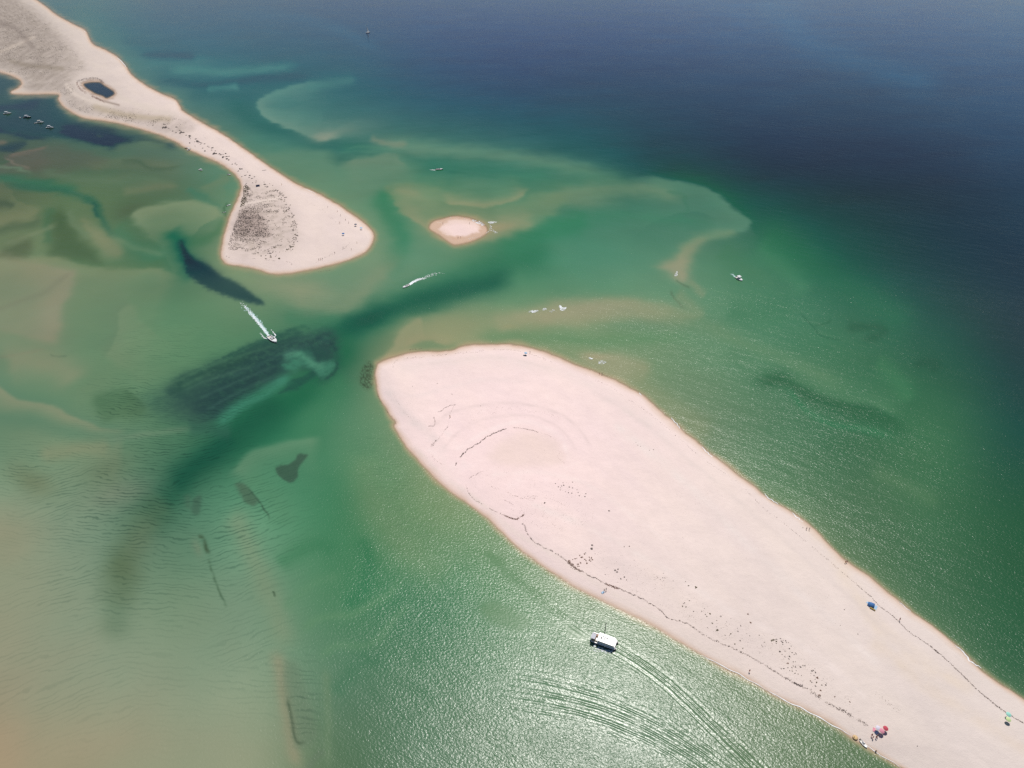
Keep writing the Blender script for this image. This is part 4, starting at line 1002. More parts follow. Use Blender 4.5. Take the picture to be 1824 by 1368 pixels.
towel(934.5, 633, M_dark, 'dark mat under the pale blue parasol on the island tip', .2, (2.2, 1.1))
towel(1074.3, 1055, M_sky, 'pale blue towel at the edge of the channel beach above the excursion boat', .6, (1.6, .9))
parasol(633.5, 402.6, M_navy, 'dark navy parasol on the rounded spit end near its right shore', r=1.2)
parasol(643.5, 408.8, M_sky, 'pale blue parasol nearest the right shore of the rounded spit end', r=1.2)
parasol(611.5, 419, M_blue, 'bright blue parasol alone in the middle of the rounded spit end', r=1.2)
# blue beach shelter
g = ground(1552, 1079); e = empty('beach_tent', g, math.radians(-38), 'blue open beach tent with a yellow edge, alone on the sand near the seaward beach', 'beach tent')
V = []; F = []
for i in range(7):
    a = math.pi*i/6
    for x, s_ in ((-1.5, .75), (-.4, 1.0), (1.0, 1.05)): V.append((x, 1.35*s_*math.cos(a), 1.45*s_*math.sin(a)))
for i in range(6):
    for j in range(2): F.append((i*3+j, i*3+j+1, i*3+j+4, i*3+j+3))
b_ = MB().add(V, F).obj('tent_shell', M_blue, e, True); b_.modifiers.new('thickness', 'SOLIDIFY').thickness = .04
MB().box(1.6, 0, .05, 1.3, 2.5, .06).obj('ground_sheet', M_sky, e)
MB().box(.9, -1.75, .4, 2.2, .12, .8).obj('windbreak', M_yel, e)
towel(1545.5, 1073.5, M_sky, 'small pale blue bag or towel up-left of the blue beach tent', .3, (1.0, .8))
# dark tent by the dune scrub
g = ground(459.5, 332); e = empty('beach_tent', g, .3, 'dark blue tent standing at the top of the dune scrub on the spit', 'beach tent')
MB().loft([[(-1.8,-1.4,0),(-1.8,1.4,0),(-1.8,0,1.7)], [(1.8,-1.4,0),(1.8,1.4,0),(1.8,0,1.7)]]).obj('tent_shell', M_navy, e); MB().tube((-2.0,0,1.72), (2.0,0,1.72), .05).obj('ridge_pole', M_metal, e)
# bleached log
g = ground(471, 303.5); e = empty('driftwood_log', g, .35, 'bleached log lying on the bare upper side of the spit', 'driftwood')
MB().tube((-2.6,0,.22), (2.2,.15,.26), .26, .16, 8).obj('trunk', plain('bleached_wood', (.42,.36,.31), .85, var=.35), e, True)
MB().tube((.6,.1,.25), (1.9,1.0,.5), .10, .04).obj('branch', M_cream, e)

# ================================================================ foam, wakes
def patch_mesh(polys):
    b = MB()
    for cx, cy, r, sx, rot, z in polys:
        n = 6; a0 = RND.random()*6; V = []; c, s_ = math.cos(rot), math.sin(rot)
        for k in range(n):
            a = a0+2*math.pi*k/n; q = r*RND.uniform(.55, 1.1); x, y = q*math.cos(a)*sx, q*math.sin(a)/max(sx**.5, 1); V.append((cx+x*c-y*s_, cy+x*s_+y*c, z))
        V.append((cx, cy, z+.05)); b.add(V, [(k, (k+1) % n, n) for k in range(n)])
    return b
def wake(path, w0, w1, dens, label, mat=M_foam, fade=1.6, rmin=.12, rmax=.36, name='wake_foam', edge=0.0, streak=2.2):
    P = spline(path, n=8); Q = [Vector((*ch(x, y), 0)) for x, y in P]; L = [0]
    for i in range(len(Q)-1): L.append(L[-1]+(Q[i+1]-Q[i]).length)
    tot = L[-1]; polys = []
    for _ in range(int(dens*tot)):
        u = RND.random()
        if RND.random() > (1-u)**fade+.02: continue
        d = u*tot; i = max(k for k in range(len(L)) if L[k] <= d+1e-6); i = min(i, len(Q)-2); f = (d-L[i])/max(L[i+1]-L[i], 1e-6)
        p = Q[i].lerp(Q[i+1], f); dr = (Q[i+1]-Q[i]).normalized(); nn = Vector((-dr.y, dr.x, 0)); w_ = w0+(w1-w0)*u
        off = RND.gauss(0, .38)*w_ if RND.random() > edge else RND.choice((-1, 1))*w_*(.8+.2*RND.random())
        p = p+nn*off; polys.append((p.x, p.y, RND.uniform(rmin, rmax), streak, math.atan2(dr.y, dr.x)+RND.uniform(-.3, .3), RND.uniform(.03, .10)))
    o = patch_mesh(polys).obj(name, mat); tag(o, label, 'foam', kind='stuff'); return o
wake([(482,603),(474,592),(463,578),(450,562),(438,548),(428,538)], .7, 2.0, 50, 'long straight white wake behind the speedboat over the seagrass', fade=1.5)
wake([(482,603),(470,586),(452,563),(434,544)], 1.2, 2.8, 14, 'milky churned water around the long straight wake', mat=M_wash, rmax=.6, fade=.7)
wake([(485,606),(479,603.5),(473,603),(468,599),(464,593)], .5, 1.0, 13, 'foam arm curling off the left side of the speedboat wake', fade=1.0)
wake([(488,604),(489,600),(491,598),(488,594),(482,586)], .4, .8, 11, 'foam arm curling off the right side of the speedboat wake', fade=1.3)
wake([(726,509.5),(735,503),(744,498.5),(755,495.5),(768,490),(780,487.5),(790,486)], .8, 2.4, 40, 'curving white wake behind the speedboat in the green channel', fade=1.7, edge=.45)
wake([(726,509.5),(737,502),(750,497)], .9, 1.8, 60, 'dense foam right behind the speedboat in the green channel', fade=.8)
wake([(777,303),(771,302.8),(764,302)], .8, 1.6, 26, 'short white wake behind the dark motorboat', fade=1.0)
wake([(1311,494.5),(1307,491),(1301,486)], .7, 1.8, 24, 'short pale wake behind the canopied motorboat', mat=M_wash, fade=1.0)
wake([(1096,1153),(1091,1158),(1083,1160),(1070,1155),(1056,1151)], 1.0, 2.6, 12, 'white ripples along the shaded side of the excursion boat', fade=.5, rmin=.12, rmax=.32)
def inside_pt(x, y, P):
    c = False; n = len(P)
    for i in range(n):
        x1, y1 = P[i]; x2, y2 = P[(i+1) % n]
        if (y1 > y) != (y2 > y) and x < (x2-x1)*(y-y1)/(y2-y1)+x1: c = not c
    return c
def foam_area(poly, n, label, rmin=.3, rmax=1.0, sx=2.0, rot=0.0, jit=.5):
    P = spline(poly, True, 4); x0, x1, y0, y1 = P[:, 0].min(), P[:, 0].max(), P[:, 1].min(), P[:, 1].max(); out = []
    while len(out) < n:
        x, y = RND.uniform(x0, x1), RND.uniform(y0, y1)
        if inside_pt(x, y, P):
            g = ch(x, y); out.append((g[0], g[1], RND.uniform(rmin, rmax)*.62, sx, rot+RND.uniform(-jit, jit), .05+RND.random()*.1))
    o = patch_mesh(out).obj('breaking_foam', M_foam); tag(o, label, 'foam', kind='stuff')
foam_area([(841,392),(850,392.5),(858,396),(863,401),(857,401.5),(848,397)], 80, 'white breaking wave at the right tip of the small sandbank', .3, .9)
foam_area([(869.5,395.3),(884.5,395),(880,397.6),(874,398.6)], 60, 'white foam wedge just right of the small sandbank', .3, .9)
foam_area([(872.5,401),(875,402),(879,410),(887,414.5),(882,415),(875,411),(872,412.5),(866,417),(865,415.5),(872,410)], 70, 'crooked white foam lines right of the small sandbank', .25, .6, 2.6, .5, .9)
foam_area([(779,397),(790,394.5),(797,393.5),(790,396),(781,398)], 14, 'thin foam along the upper edge of the small sandbank', .2, .5, 3, .2)
foam_area([(800,387.6),(808,386.6),(820,388),(835,390.5),(845,394),(832,392),(812,389)], 26, 'thin foam off the top of the small sandbank', .2, .5, 3, -.1)
foam_area([(835,424),(850,421.5),(862,420.4),(850,423.5),(838,426)], 20, 'thin foam along the lower edge of the small sandbank', .2, .5, 3, .2)
foam_area([(771,402.6),(777,400.5),(779,402),(773,403.6)], 16, 'small foam patch at the left tip of the small sandbank', .25, .6)
foam_area([(942,556),(948,553),(958,553),(956,556),(948,557.5)], 55, 'leftmost white breaker on the long submerged bar', .3, .8)
foam_area([(965,552),(969,548.5),(974,550.5),(969,553)], 26, 'second small breaker on the long submerged bar', .25, .6)
foam_area([(978,556),(984,551),(990,554),(984,557)], 20, 'faint middle breaker on the long submerged bar', .25, .5)
foam_area([(996,547),(998,543.5),(1002,548),(1010,547.5),(1007,551.5),(1001,553.5),(998,551)], 90, 'largest white breaker on the long submerged bar', .3, .9, 1.4)
foam_area([(1201,491),(1204,486),(1206.5,483),(1207,488),(1204,492)], 40, 'small white breaker on the pale bar below the delta edge', .25, .7, 1.4)
foam_area([(1048.5,637.5),(1053,637),(1056,639.5),(1051,640)], 22, 'left small breaker close off the island tip', .25, .6)
foam_area([(1065,645.5),(1072,642),(1080,644.5),(1076,648),(1069,648.5)], 36, 'right small breaker close off the island tip', .2, .6)
def swash(path, wpx, label, gap=.25, mat=M_foam, name='swash_line'):
    P = spline(path, n=10); b = MB(); pr = []; on = True; run = 0
    for i in range(len(P)):
        x, y = P[i]; p = Vector((*ch(x, y), 0)); a = P[max(i-1, 0)]; c_ = P[min(i+1, len(P)-1)]
        d = Vector((*ch(*c_), 0))-Vector((*ch(*a), 0)); d.normalize(); nn = Vector((-d.y, d.x, 0))
        u = i/(len(P)-1); w_ = wpx*mpp(x, y)*math.sin(math.pi*min(max(u, .03), .97))**.5*(.6+.7*abs(pn(i*.37, 3.1, 5)))
        wob = nn*(.5*float(pn(i*.21, 9.2, 3)))
        pr.append((p+wob+nn*w_/2, p+wob-nn*w_/2))
    F = []; V = []
    for a, c_ in pr: V += [(a.x, a.y, .09), (c_.x, c_.y, .09)]
    for i in range(len(pr)-1):
        if float(pn(i*.31, 1.7, 8))*.5+.5 < gap: continue
        F.append((2*i, 2*i+2, 2*i+3, 2*i+1))
    o = b.add(V, F).obj(name, mat); tag(o, label, 'foam', kind='stuff')
for pth, wd_, lb in (([(1138,699.5),(1140,702),(1142.5,705)], 1.4, 'tiny white swash at the widening of the seaward beach'),
    ([(1195,744),(1201,751),(1207,757),(1211,764)], 1.6, 'first white swash line on the seaward beach, counted from the island tip'),
    ([(1250,795.5),(1256,803),(1263,809),(1271,817)], 1.7, 'second white swash line on the seaward beach'),
    ([(1362,880),(1368,887),(1378,893),(1387,899)], 1.8, 'third white swash line on the seaward beach'),
    ([(1411,913),(1417,920),(1425,926),(1431,932)], 2.0, 'fourth white swash line, just above the tanned pair of walkers'),
    ([(1700,1149),(1716,1162),(1726,1176),(1738,1184),(1748,1190)], 2.4, 'broad curved swash near the right end of the seaward beach'),
    ([(1600,1071),(1612,1082),(1622,1090)], 1.2, 'short swash below the blue tent on the seaward beach'),
    ([(1250,1168),(1290,1188),(1330,1209),(1365,1229)], 1.5, 'thin white line at the water edge of the channel beach'),
    ([(1365,1229),(1400,1249),(1440,1268),(1480,1290),(1515,1310)], 1.9, 'bright white line at the water edge up-left of the moored boat'),
    ([(1535,1322),(1560,1340),(1605,1368)], 1.2, 'broken white line at the water edge below the parasols'),
    ([(655,408),(660,418),(661,428),(655,438),(640,450),(626,458)], 1.0, 'thin foam around the rounded end of the spit'),
    ([(540,336),(552,340),(562,345)], 1.0, 'thin foam on the seaward side of the widening spit'),
    ([(147,54),(151,56),(153,60)], 1.2, 'foam at a bend of the far seaward beach'),
    ([(208,102),(217,110),(225,120)], 1.2, 'foam below the bend of the far seaward beach'),
    ([(1080,678),(1098,684),(1112,690)], 1.0, 'thin foam beside the pair near the island tip'),
    ([(700,641),(712,638),(726,634)], .9, 'thin foam at the top left of the big island')):
    swash(pth, wd_, lb)

# ================================================================ weed lines and plants
M_wrack = plain('dry_seaweed', (.17, .13, .12), .95, var=.6, scale=.6)
M_wrack2 = plain('brown_seaweed', (.20, .105, .075), .95, var=.6, scale=.6)
M_scrub = plain('dune_scrub', (.20, .165, .145), .95, var=.9, scale=.25)
M_scrub2 = plain('olive_dune_scrub', (.17, .145, .085), .95, var=.8, scale=.3)
M_tuft = [plain('grey_tuft', (.14, .115, .105), .95, var=.7, scale=1.2), plain('olive_tuft', (.15, .125, .07), .95, var=.7, scale=1.2), plain('russet_tuft', (.21, .11, .075), .95, var=.6, scale=1.2)]
def clump_geo(b, x, y, z, r, h, n=5):
    a0 = RND.random()*6; V = [(x+r*.15*RND.uniform(-1, 1), y+r*.15*RND.uniform(-1, 1), z+h)]
    for k in range(n):
        a = a0+2*math.pi*k/n; q = r*RND.uniform(.5, 1.15); V.append((x+q*math.cos(a), y+q*math.sin(a), z-.03))
    b.add(V, [(0, 1+k, 1+(k+1) % n) for k in range(n)])
def weed_line(path, per_px, w_, r, label, mat=M_wrack, part=None, jag=0.0):
    P = spline(path, n=10); b = MB(); seg = np.hypot(*(P[1:]-P[:-1]).T); tot = seg.sum(); cs = np.concatenate([[0], np.cumsum(seg)])
    pts = []
    for _ in range(int(tot*per_px)):
        d = RND.random()*tot
        if float(pn(d*.045, 2.3, int(tot) % 50))+.25*float(pn(d*.3, 7.1, 3)) < (-.5 if per_px > 2.3 else -.2): continue
        i = min(np.searchsorted(cs, d)-1, len(P)-2); i = max(i, 0); f = (d-cs[i])/max(seg[i], 1e-6)
        x, y = P[i]+(P[i+1]-P[i])*f; wob = float(pn(d*.12, .5, 9))*jag
        x += RND.gauss(0, w_)+wob*.6; y += RND.gauss(0, w_*.8)+wob
        pts.append((x, y))
    for x, y in pts:
        g = ground_fast(x, y); clump_geo(b, g[0], g[1], g[2], r*.85*RND.uniform(.3, 1.6)*mpp(x, y), .10+.12*RND.random(), 4)
    o = b.obj('seaweed_line', mat); tag(o, label, 'seaweed', kind='stuff')
# a cheap height look-up for many points on one land
class Look:
    def __init__(s, k):
        s.k = k
    def __call__(s, X, Y):
        d = land_d(X, Y, s.k); a, c_ = CH(X, Y); z = np.where(d > 0, land_z(d*mpp(X, Y), a, c_, s.k), 0.0); f = (ALT-z)/ALT; return a*f, c_*f, z
_gcache = {}; _pc = {}
def ground_fast(x, y):
    key = (round(x/2), round(y/2))
    if key not in _gcache: _gcache[key] = ground(key[0]*2, key[1]*2).z
    z = _gcache[key]; a, c_ = ch(x, y); f = (ALT-z)/ALT; return a*f, c_*f, z
def pre(path_pts):
    pass
weed_line([(831,868),(838,883),(850,893),(865,901),(885,912),(902,919),(920,926)], 2.2, .6, .55, 'thin weed line curving along the lower left of the big island', jag=2)
weed_line([(898,918),(908,922),(918,925),(926,922),(934,916)], 5, .8, 1.0, 'thick brown clump of weed at the lower left beach', mat=M_wrack2)
weed_line([(930,932),(934,936),(937,946),(944,957),(952,966),(975,978),(1000,992),(1018,1007),(1040,1020),(1062,1031),(1085,1043)], 3.2, .7, .7, 'weed line above the channel beach up-left of the excursion boat', jag=2.5)
weed_line([(1012,998),(1020,1008),(1030,1015),(1036,1018)], 5, 1.4, 1.1, 'knot of brown weed beside the russet bushes', mat=M_wrack2)
weed_line([(1080,1041),(1090,1044),(1100,1048)], 6, 1.2, 1.1, 'dark thick bit of weed above the excursion boat', mat=M_wrack2)
weed_line([(1100,1047),(1125,1058),(1150,1070),(1175,1086),(1188,1100),(1196,1104),(1215,1107),(1235,1117)], 3.5, .6, .75, 'crooked dark weed line right above the excursion boat', jag=3)
weed_line([(1235,1117),(1262,1136),(1300,1152),(1330,1167),(1358,1182),(1390,1202),(1420,1219),(1440,1228)], 3.0, .9, .7, 'weed line above the middle of the channel beach', jag=2.5)
weed_line([(1398,1206),(1415,1216),(1428,1222)], 6, 1.3, 1.1, 'dark thick stretch of weed on the channel beach')
weed_line([(1440,1228),(1460,1243),(1480,1256),(1500,1265),(1520,1277),(1545,1292)], 3.0, 1.6, .9, 'broken weed patches leading towards the parasols', jag=2)
weed_line([(1384,922),(1430,960),(1485,1006),(1525,1040),(1552,1063)], 1.1, .7, .55, 'faint weed line above the seaward beach', jag=1.5)
weed_line([(1525,1041),(1550,1062),(1565,1078),(1592,1099),(1620,1126),(1650,1146),(1674,1166)], 2.4, .6, .65, 'dark weed line on the seaward beach beside the blue tent', jag=1.5)
weed_line([(1655,1149),(1680,1170),(1712,1200),(1740,1228),(1764,1248),(1790,1268),(1830,1292)], 3.4, .6, .75, 'dark weed line on the seaward beach near the right edge', jag=1.5)
weed_line([(1050,672),(1085,688),(1105,702),(1150,732),(1200,772),(1250,816),(1310,856),(1360,905),(1384,922)], .8, .6, .5, 'very faint weed line behind the first seaward beach', jag=1.5)
weed_line([(700,655),(706,642),(740,637),(790,632),(830,628),(862,625),(900,622),(930,627),(960,636),(985,646)], 1.3, .6, .5, 'fine weed line around the upper edge of the big island', jag=1.5)
weed_line([(700,655),(694,668),(692,684),(700,700),(712,722),(726,740),(745,752),(765,759)], .9, 1.2, .45, 'fine dotted weed line inside the left tip of the big island', jag=2)
weed_line([(762,759),(770,759),(775,754),(773,742),(777,735),(788,731),(798,723),(811,721)], 3.4, .35, .6, 'looping dark weed line on the left of the big island', jag=1.5)
weed_line([(811,721),(804,731),(801,741),(800,752),(796,762),(785,776),(776,787),(769,794)], 1.8, .5, .5, 'thin weed line dropping from the loop', jag=1.5)
weed_line([(778,783),(772,790),(767,796)], 4, 1.2, .6, 'small knot of weed below the loop'); weed_line([(768,800),(772,815),(782,824),(792,828)], 1.2, .7, .45, 'dotted weed trail near the left beach')
weed_line([(811,829),(817,819),(825,808),(836,799),(847,793),(860,783),(872,776),(885,770),(898,765)], 5.5, .5, .85, 'strong dark weed arc in the middle of the big island', jag=1.5)
weed_line([(898,765),(915,762),(930,763),(945,766),(958,769)], 3.0, .5, .6, 'thinner right end of the strong weed arc', jag=1)
weed_line([(958,769),(975,775),(990,785),(998,800),(994,815),(1008,826)], .8, .8, .45, 'faint reddish rim of the damp hollow', mat=M_wrack2, jag=1.5)
weed_line([(905,831),(888,832),(870,836),(852,843),(838,850),(831,860),(831,868)], 1.8, .5, .55, 'thin weed line bounding the dune patch', jag=1.5)
weed_line([(872,867),(885,870),(900,875),(918,884),(940,888),(955,887)], 1.4, .6, .5, 'thin ragged weed line in the dune patch', jag=2)
weed_line([(895,889),(905,894),(915,900)], 1.8, .6, .5, 'short weed line in the dune patch'); weed_line([(935,885),(960,884),(990,892),(1005,900)], 1, .8, .45, 'faint weed line in the dune patch')
weed_line([(850,735),(870,728),(900,726),(940,732),(980,738),(1000,744)], .6, 1.8, .45, 'faint scattered weed above the strong arc', jag=2)
weed_line([(835,753),(860,740),(880,736),(900,738)], .9, 1.2, .45, 'faint scattered weed left above the strong arc', jag=2)
weed_line([(1440,1150),(1500,1100)], .15, 6, .5, 'loose weed scraps on the open sand', jag=2)
weed_line([(1560,1235),(1590,1258),(1612,1275)], .8, 2.0, .6, 'scraps of weed above the parasols', jag=2)
# spit
weed_line([(403,456),(412,460),(435,460),(460,462),(485,464),(505,466),(520,468)], 1.6, .5, .55, 'thin dark line along the lower end of the spit', jag=1.2)
weed_line([(520,468),(519,473),(515,477)], 3, .5, .5, 'short hook ending the thin dark line'); weed_line([(626,428),(615,441),(600,450),(585,456),(572,463),(560,469)], 1.6, .9, .5, 'grey trodden line behind the rounded end of the spit')
weed_line([(553,363),(570,372),(590,388),(605,400),(612,412),(626,426)], .8, 1.2, .5, 'faint grey line behind the seaward side of the rounded spit end')
weed_line([(196,188),(250,196),(300,205),(340,225),(380,255),(430,290)], .7, 1.0, .5, 'faint weed line along the middle of the narrow spit', jag=2)
for pth, mt, lb in (([(136,146),(140,155),(150,164),(164,171),(178,178),(186,182)], M_wrack2, 'dark brown bank on the left of the pond'), ([(137,145),(150,141),(168,139),(178,142),(184,148)], M_wrack, 'dark bank above the pond')):
    weed_line(pth, 9, 1.1, .9, lb, mat=mt)
weed_line([(672,700),(677,714),(684,726),(692,736),(700,744),(705,752),(708,762)], 1.6, .8, .45, 'dark weed in the shallows at the left tip of the big island')
weed_line([(728,624),(735,622),(745,622),(752,621)], 2.5, .5, .5, 'dark weed in the shallows above the island tip'); weed_line([(540,487),(555,487),(570,484),(590,481)], 1.3, .6, .5, 'dark weed off the lower shore of the spit')

# scrub: two stuff meshes on the spit's dunes, individual bushes elsewhere
def pts_in(poly, n, dens=None, seed=0):
    P = spline(poly, True, 5); r_ = np.random.RandomState(seed); out = np.zeros((0, 2))
    while len(out) < n:
        q = np.stack([r_.uniform(P[:, 0].min(), P[:, 0].max(), n*3), r_.uniform(P[:, 1].min(), P[:, 1].max(), n*3)], 1)
        m = inside(q[:, 0], q[:, 1], P)
        if dens is not None: m &= r_.rand(len(q)) < dens(q[:, 0], q[:, 1])
        out = np.vstack([out, q[m]])
    return out[:n]
def scrub(q, k, rlo, rhi, mat, label, name='dune_scrub', h=.5):
    a, c_, z = Look(k)(q[:, 0], q[:, 1]); b = MB(); sc_ = mpp(q[:, 0], q[:, 1])
    for i in range(len(q)):
        r = RND.uniform(rlo, rhi)*sc_[i]; clump_geo(b, a[i], c_[i], z[i], r, h*RND.uniform(.4, 1.2), 4)
    o = b.obj(name, mat); tag(o, label, 'scrub', kind='stuff')
DUNE = [(437,332),(446,335),(455,346),(472,342),(490,338),(506,346),(512,362),(520,378),(527,395),(530,415),(526,432),(516,444),(498,452),(470,453),(438,452),(412,446),(406,438),(411,420),(416,404),(423,386),(427,370),(432,352)]
def dn(x, y):
    a, c_ = CH(x, y); tr = np.exp(-((y-(366-(x-425)*.2))/3.5)**2)*(x < 482)
    bias = .30*sst(500, 455, x+(y-400)*.15)-.12+.30*np.exp(-((x-(505+22*sst(340, 400, y)))/9)**2)-.22*sst(436, 452, y)
    nz = fbm(a/7, c_/7, 3, 201)+.6*fbm(a/26, c_/26, 3, 203)
    return np.clip(sst(-.12, .42, nz+bias), .01, 1)*(1-tr)
scrub(pts_in(DUNE, 3400, dn, 1), 'spit', .35, 1.0, M_scrub, 'low grey brown scrub covering the dune on the wide end of the spit')
scrub(pts_in(DUNE, 500, dn, 2), 'spit', .5, 1.2, M_scrub2, 'olive patches in the dune scrub on the wide end of the spit', 'olive_scrub')
scrub(pts_in([(424,388),(440,374),(462,382),(474,400),(480,416),(468,422),(440,420),(416,414)], 650, None, 3), 'spit', .5, 1.1, M_scrub, 'darkest dense scrub on the left half of the dune', 'dense_scrub', .7)
scrub(pts_in([(433,334),(440,330),(444,340),(441,352),(436,364),(429,368),(430,355),(434,345)], 160, None, 4), 'spit', .8, 1.5, M_scrub2, 'dark olive hedge-like scrub on the left edge of the dune', 'olive_scrub', 1.0)
FAR = [(-20,20),(8,6),(35,10),(62,28),(88,48),(112,70),(136,96),(148,116),(128,140),(128,152),(150,172),(190,190),(250,200),(320,213),(338,226),(320,236),(250,222),(180,208),(140,196),(118,180),(108,165),(60,158),(46,152),(50,143),(30,130),(-20,118)]
def fn(x, y):
    a, c_ = CH(x, y); nz = fbm(a/22+c_/70, c_/55, 4, 211)+.6*fbm(a/80, c_/120, 3, 213)
    return np.clip(sst(-.05, .45, nz+.22*sst(150, 60, x+y*.3)), .01, 1)
scrub(pts_in(FAR, 3600, fn, 5), 'spit', .35, .9, M_scrub, 'dry grey scrub over the broad upper left part of the spit')
scrub(pts_in(FAR, 700, fn, 6), 'spit', .4, .9, M_scrub2, 'olive flecks in the scrub of the upper left part of the spit', 'olive_scrub')
# individual bushes ---------------------------------------------------------
def bush_mesh(seed, mat):
    r_ = random.Random(seed); b = MB()
    for k in range(11):
        a = r_.random()*6.28; q = r_.random()**.6*.7; x, y = q*math.cos(a), q*math.sin(a); rr_ = r_.uniform(.22, .45); V = [(x, y, r_.uniform(.45, .8)*(1.15-q*.7))]
        n_ = 5; a0 = r_.random()*6
        for j in range(n_): aa = a0+j*6.283/n_; w2 = rr_*r_.uniform(.6, 1.2); V.append((x+w2*math.cos(aa), y+w2*math.sin(aa), r_.uniform(-.03, .22)))
        b.add(V, [(0, 1+j, 1+(j+1) % n_) for j in range(n_)])
    return b.me('bush', mat)
BM = [[bush_mesh(i*7+j, m) for j in range(4)] for i, m in enumerate(M_tuft)]
def bushes(q, k, rlo, rhi, mi, label, group, name='dune_bush'):
    q = q[gsd(k, q[:, 0], q[:, 1]) > 4]
    a, c_, z = Look(k)(q[:, 0], q[:, 1]); sc_ = mpp(q[:, 0], q[:, 1])
    for i in range(len(q)):
        m = BM[mi if mi >= 0 else RND.choice((0, 0, 0, 1))][RND.randrange(4)]
        o = bpy.data.objects.new(name, m); COL.objects.link(o); o.location = (a[i], c_[i], z[i]-.03); r = RND.uniform(rlo, rhi)*sc_[i]
        o.scale = (r*RND.uniform(.8, 1.3), r*RND.uniform(.7, 1.1), r*.75); o.rotation_euler = (0, 0, RND.uniform(0, 6.28)); tag(o, label, 'bush', group)
ARR = lambda L_: np.array(L_, float)
bushes(pts_in([(1012,1002),(1028,990),(1048,984),(1064,978),(1062,990),(1050,1002),(1034,1010),(1018,1010)], 26, None, 11), 'isle', 1.2, 2.3, 2, 'small russet bush in the dense little group above the channel beach', 'russet bushes above the channel beach')
bushes(ARR([(1055,971),(1054,977)]), 'isle', 2.2, 2.8, 0, 'larger grey bush at the top of the russet group', 'grey bushes topping the russet group')
bushes(ARR([(1096,1016),(1099,1019),(1101,1014),(1078,1023),(1112,1028),(1106,1031),(1116,1033),(1121,973),(1112,974),(1085,910),(970,896),(1043,985)]), 'isle', 1.4, 2.4, 0, 'lone grey bush on the sand between the russet group and the weed line', 'grey bushes around the russet group')
bushes(ARR([(1216,1080),(1222,1081),(1226,1043),(1240,1046),(1259,1098),(1265,1093),(1269,1110),(1278,1122),(1302,1129),(1309,1147),(1323,1155),(1375,1141),(1383,1143),(1378,1140)]), 'isle', 1.8, 3.0, 1, 'olive tuft on the inner side of the long weed line', 'olive tufts inland of the weed line')
bushes(ARR([(1332.5,1094),(1337,1109),(1403,1181.5),(1462,1230),(1456,1207),(1444,1213),(1460,1239),(1487,1241),(1514,1250)]), 'isle', 2.0, 3.0, 2, 'round brown bush standing by itself near the long weed line', 'round brown bushes')
bushes(pts_in([(1205,1060),(1260,1085),(1320,1112),(1368,1130),(1372,1150),(1330,1150),(1290,1135),(1240,1110)], 34, None, 12), 'isle', .8, 1.7, 0, 'tiny grey tuft on the sand above the crooked weed line', 'tiny tufts above the crooked weed line')
bushes(pts_in([(1382,1136),(1402,1142),(1415,1156),(1420,1176),(1408,1180),(1392,1166),(1382,1150)], 26, None, 13), 'isle', 1.1, 2.2, 0, 'small grey tuft in the loose group above the thick weed', 'loose group of tufts above the thick weed')
bushes(pts_in([(1425,1182),(1448,1188),(1466,1200),(1476,1222),(1455,1226),(1430,1206),(1398,1196),(1385,1188)], 30, None, 14), 'isle', 1.1, 2.3, -1, 'small tuft between the loose group and the broken weed patches', 'tufts above the broken weed patches')
bushes(pts_in([(1180,1020),(1215,1026),(1230,1040),(1205,1042),(1165,1030)], 10, None, 15), 'isle', .8, 1.5, 0, 'tiny tuft on the grey flat right of the russet group', 'tiny tufts on the grey flat')
bushes(pts_in([(985,858),(1010,856),(1040,866),(1046,885),(1020,880),(995,872)], 20, None, 16), 'isle', 1.0, 1.9, 0, 'tiny dark tuft right of the dune patch in mid island', 'tiny tufts in mid island')
bushes(ARR([(735,688),(779,683),(856,723),(805,702),(802.5,743),(1497,1114),(1528,1129.5),(1504,1086),(1430,940),(1634,1329),(1133,788),(1141,795),(1136,793),(1157,802),(1164,801)]), 'isle', 1.0, 1.7, 0, 'tiny dark tuft alone on the open sand of the big island', 'lone tufts on the open island sand')
q = pts_in([(905,905),(960,900),(1050,905),(1062,925),(1010,945),(985,955),(945,935)], 260, lambda x, y: np.clip(.3+fbm(x/14, y/10, 3, 9), 0, 1), 17); scrub(q, 'isle', .3, .75, M_scrub, 'fine dark plant specks on the lower left dune of the big island', 'plant_specks', .15)
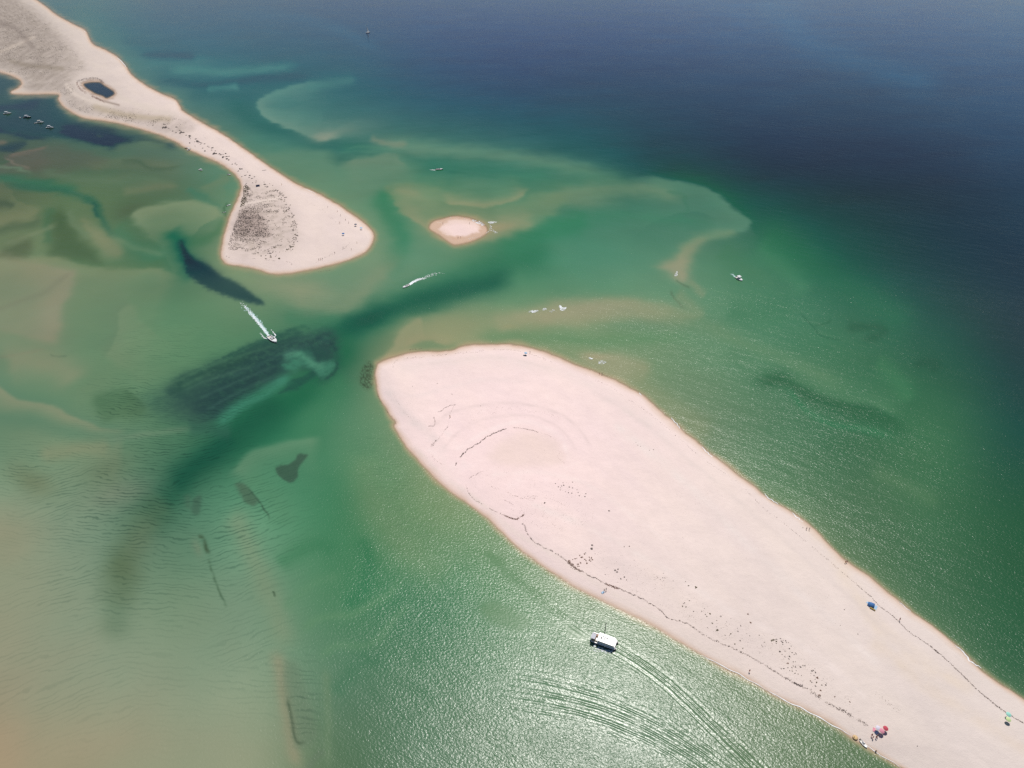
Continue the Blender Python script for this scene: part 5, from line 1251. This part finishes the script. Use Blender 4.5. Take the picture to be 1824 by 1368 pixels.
q = pts_in([(850,840),(900,835),(970,845),(1040,870),(1060,900),(1000,905),(930,900),(870,890),(840,870)], 170, lambda x, y: np.clip(.25+fbm(x/12, y/8, 3, 19), 0, 1), 18); scrub(q, 'isle', .3, .65, M_scrub, 'fine dark plant specks on the dune patch in mid island', 'plant_specks', .15)
q = pts_in([(1040,985),(1120,990),(1200,1040),(1300,1100),(1400,1140),(1500,1225),(1540,1270),(1480,1245),(1380,1190),(1270,1130),(1180,1080),(1090,1035)], 620, lambda x, y: np.clip(.2+fbm(x/16, y/12, 3, 29), 0, 1), 19); scrub(q, 'isle', .3, .75, M_scrub, 'fine plant specks all along the inner side of the channel weed line', 'plant_specks', .15)
q = pts_in([(720,640),(1000,640),(1200,780),(1450,960),(1800,1250),(1750,1340),(1400,1130),(1100,950),(900,820),(740,740)], 420, None, 20); scrub(q, 'isle', .25, .5, M_scrub, 'sparse specks of debris scattered over the open island sand', 'debris_specks', .1)
# the spit: bushes along its spine and around the dune
def spine(n, seed):
    r_ = np.random.RandomState(seed); P = spline([(288,224),(305,229),(325,238),(345,250),(362,260),(380,271),(400,279),(414,290),(428,303),(442,316)], n=10); i = r_.randint(0, len(P), n); return P[i]+np.stack([r_.normal(0, 4.5, n), r_.normal(0, 3.6, n)], 1)
bushes(spine(74, 3), 'spit', 1.2, 2.9, 0, 'dark bush on the narrow neck of the spit', 'dark bushes along the narrow neck of the spit')
bushes(pts_in([(412,292),(425,298),(440,306),(462,316),(480,326),(498,334),(485,338),(460,328),(436,330),(424,312)], 26, None, 22), 'spit', 1.0, 2.2, 0, 'dark bush between the neck and the dune scrub of the spit', 'dark bushes above the dune scrub')
ed = spline([(492,338),(505,352),(513,370),(522,390),(528,410),(526,430),(516,444),(495,452),(470,455)], n=14); r_ = np.random.RandomState(5)
bushes(ed[r_.randint(0, len(ed), 64)]+r_.normal(0, 3.4, (64, 2)), 'spit', 1.1, 2.3, -1, 'dark tuft on the seaward fringe of the dune scrub', 'tufts fringing the dune scrub')
bushes(ARR([(497,460.5)]), 'spit', 2.8, 3.0, 1, 'single round dark bush below the dune scrub, on bare sand', None)
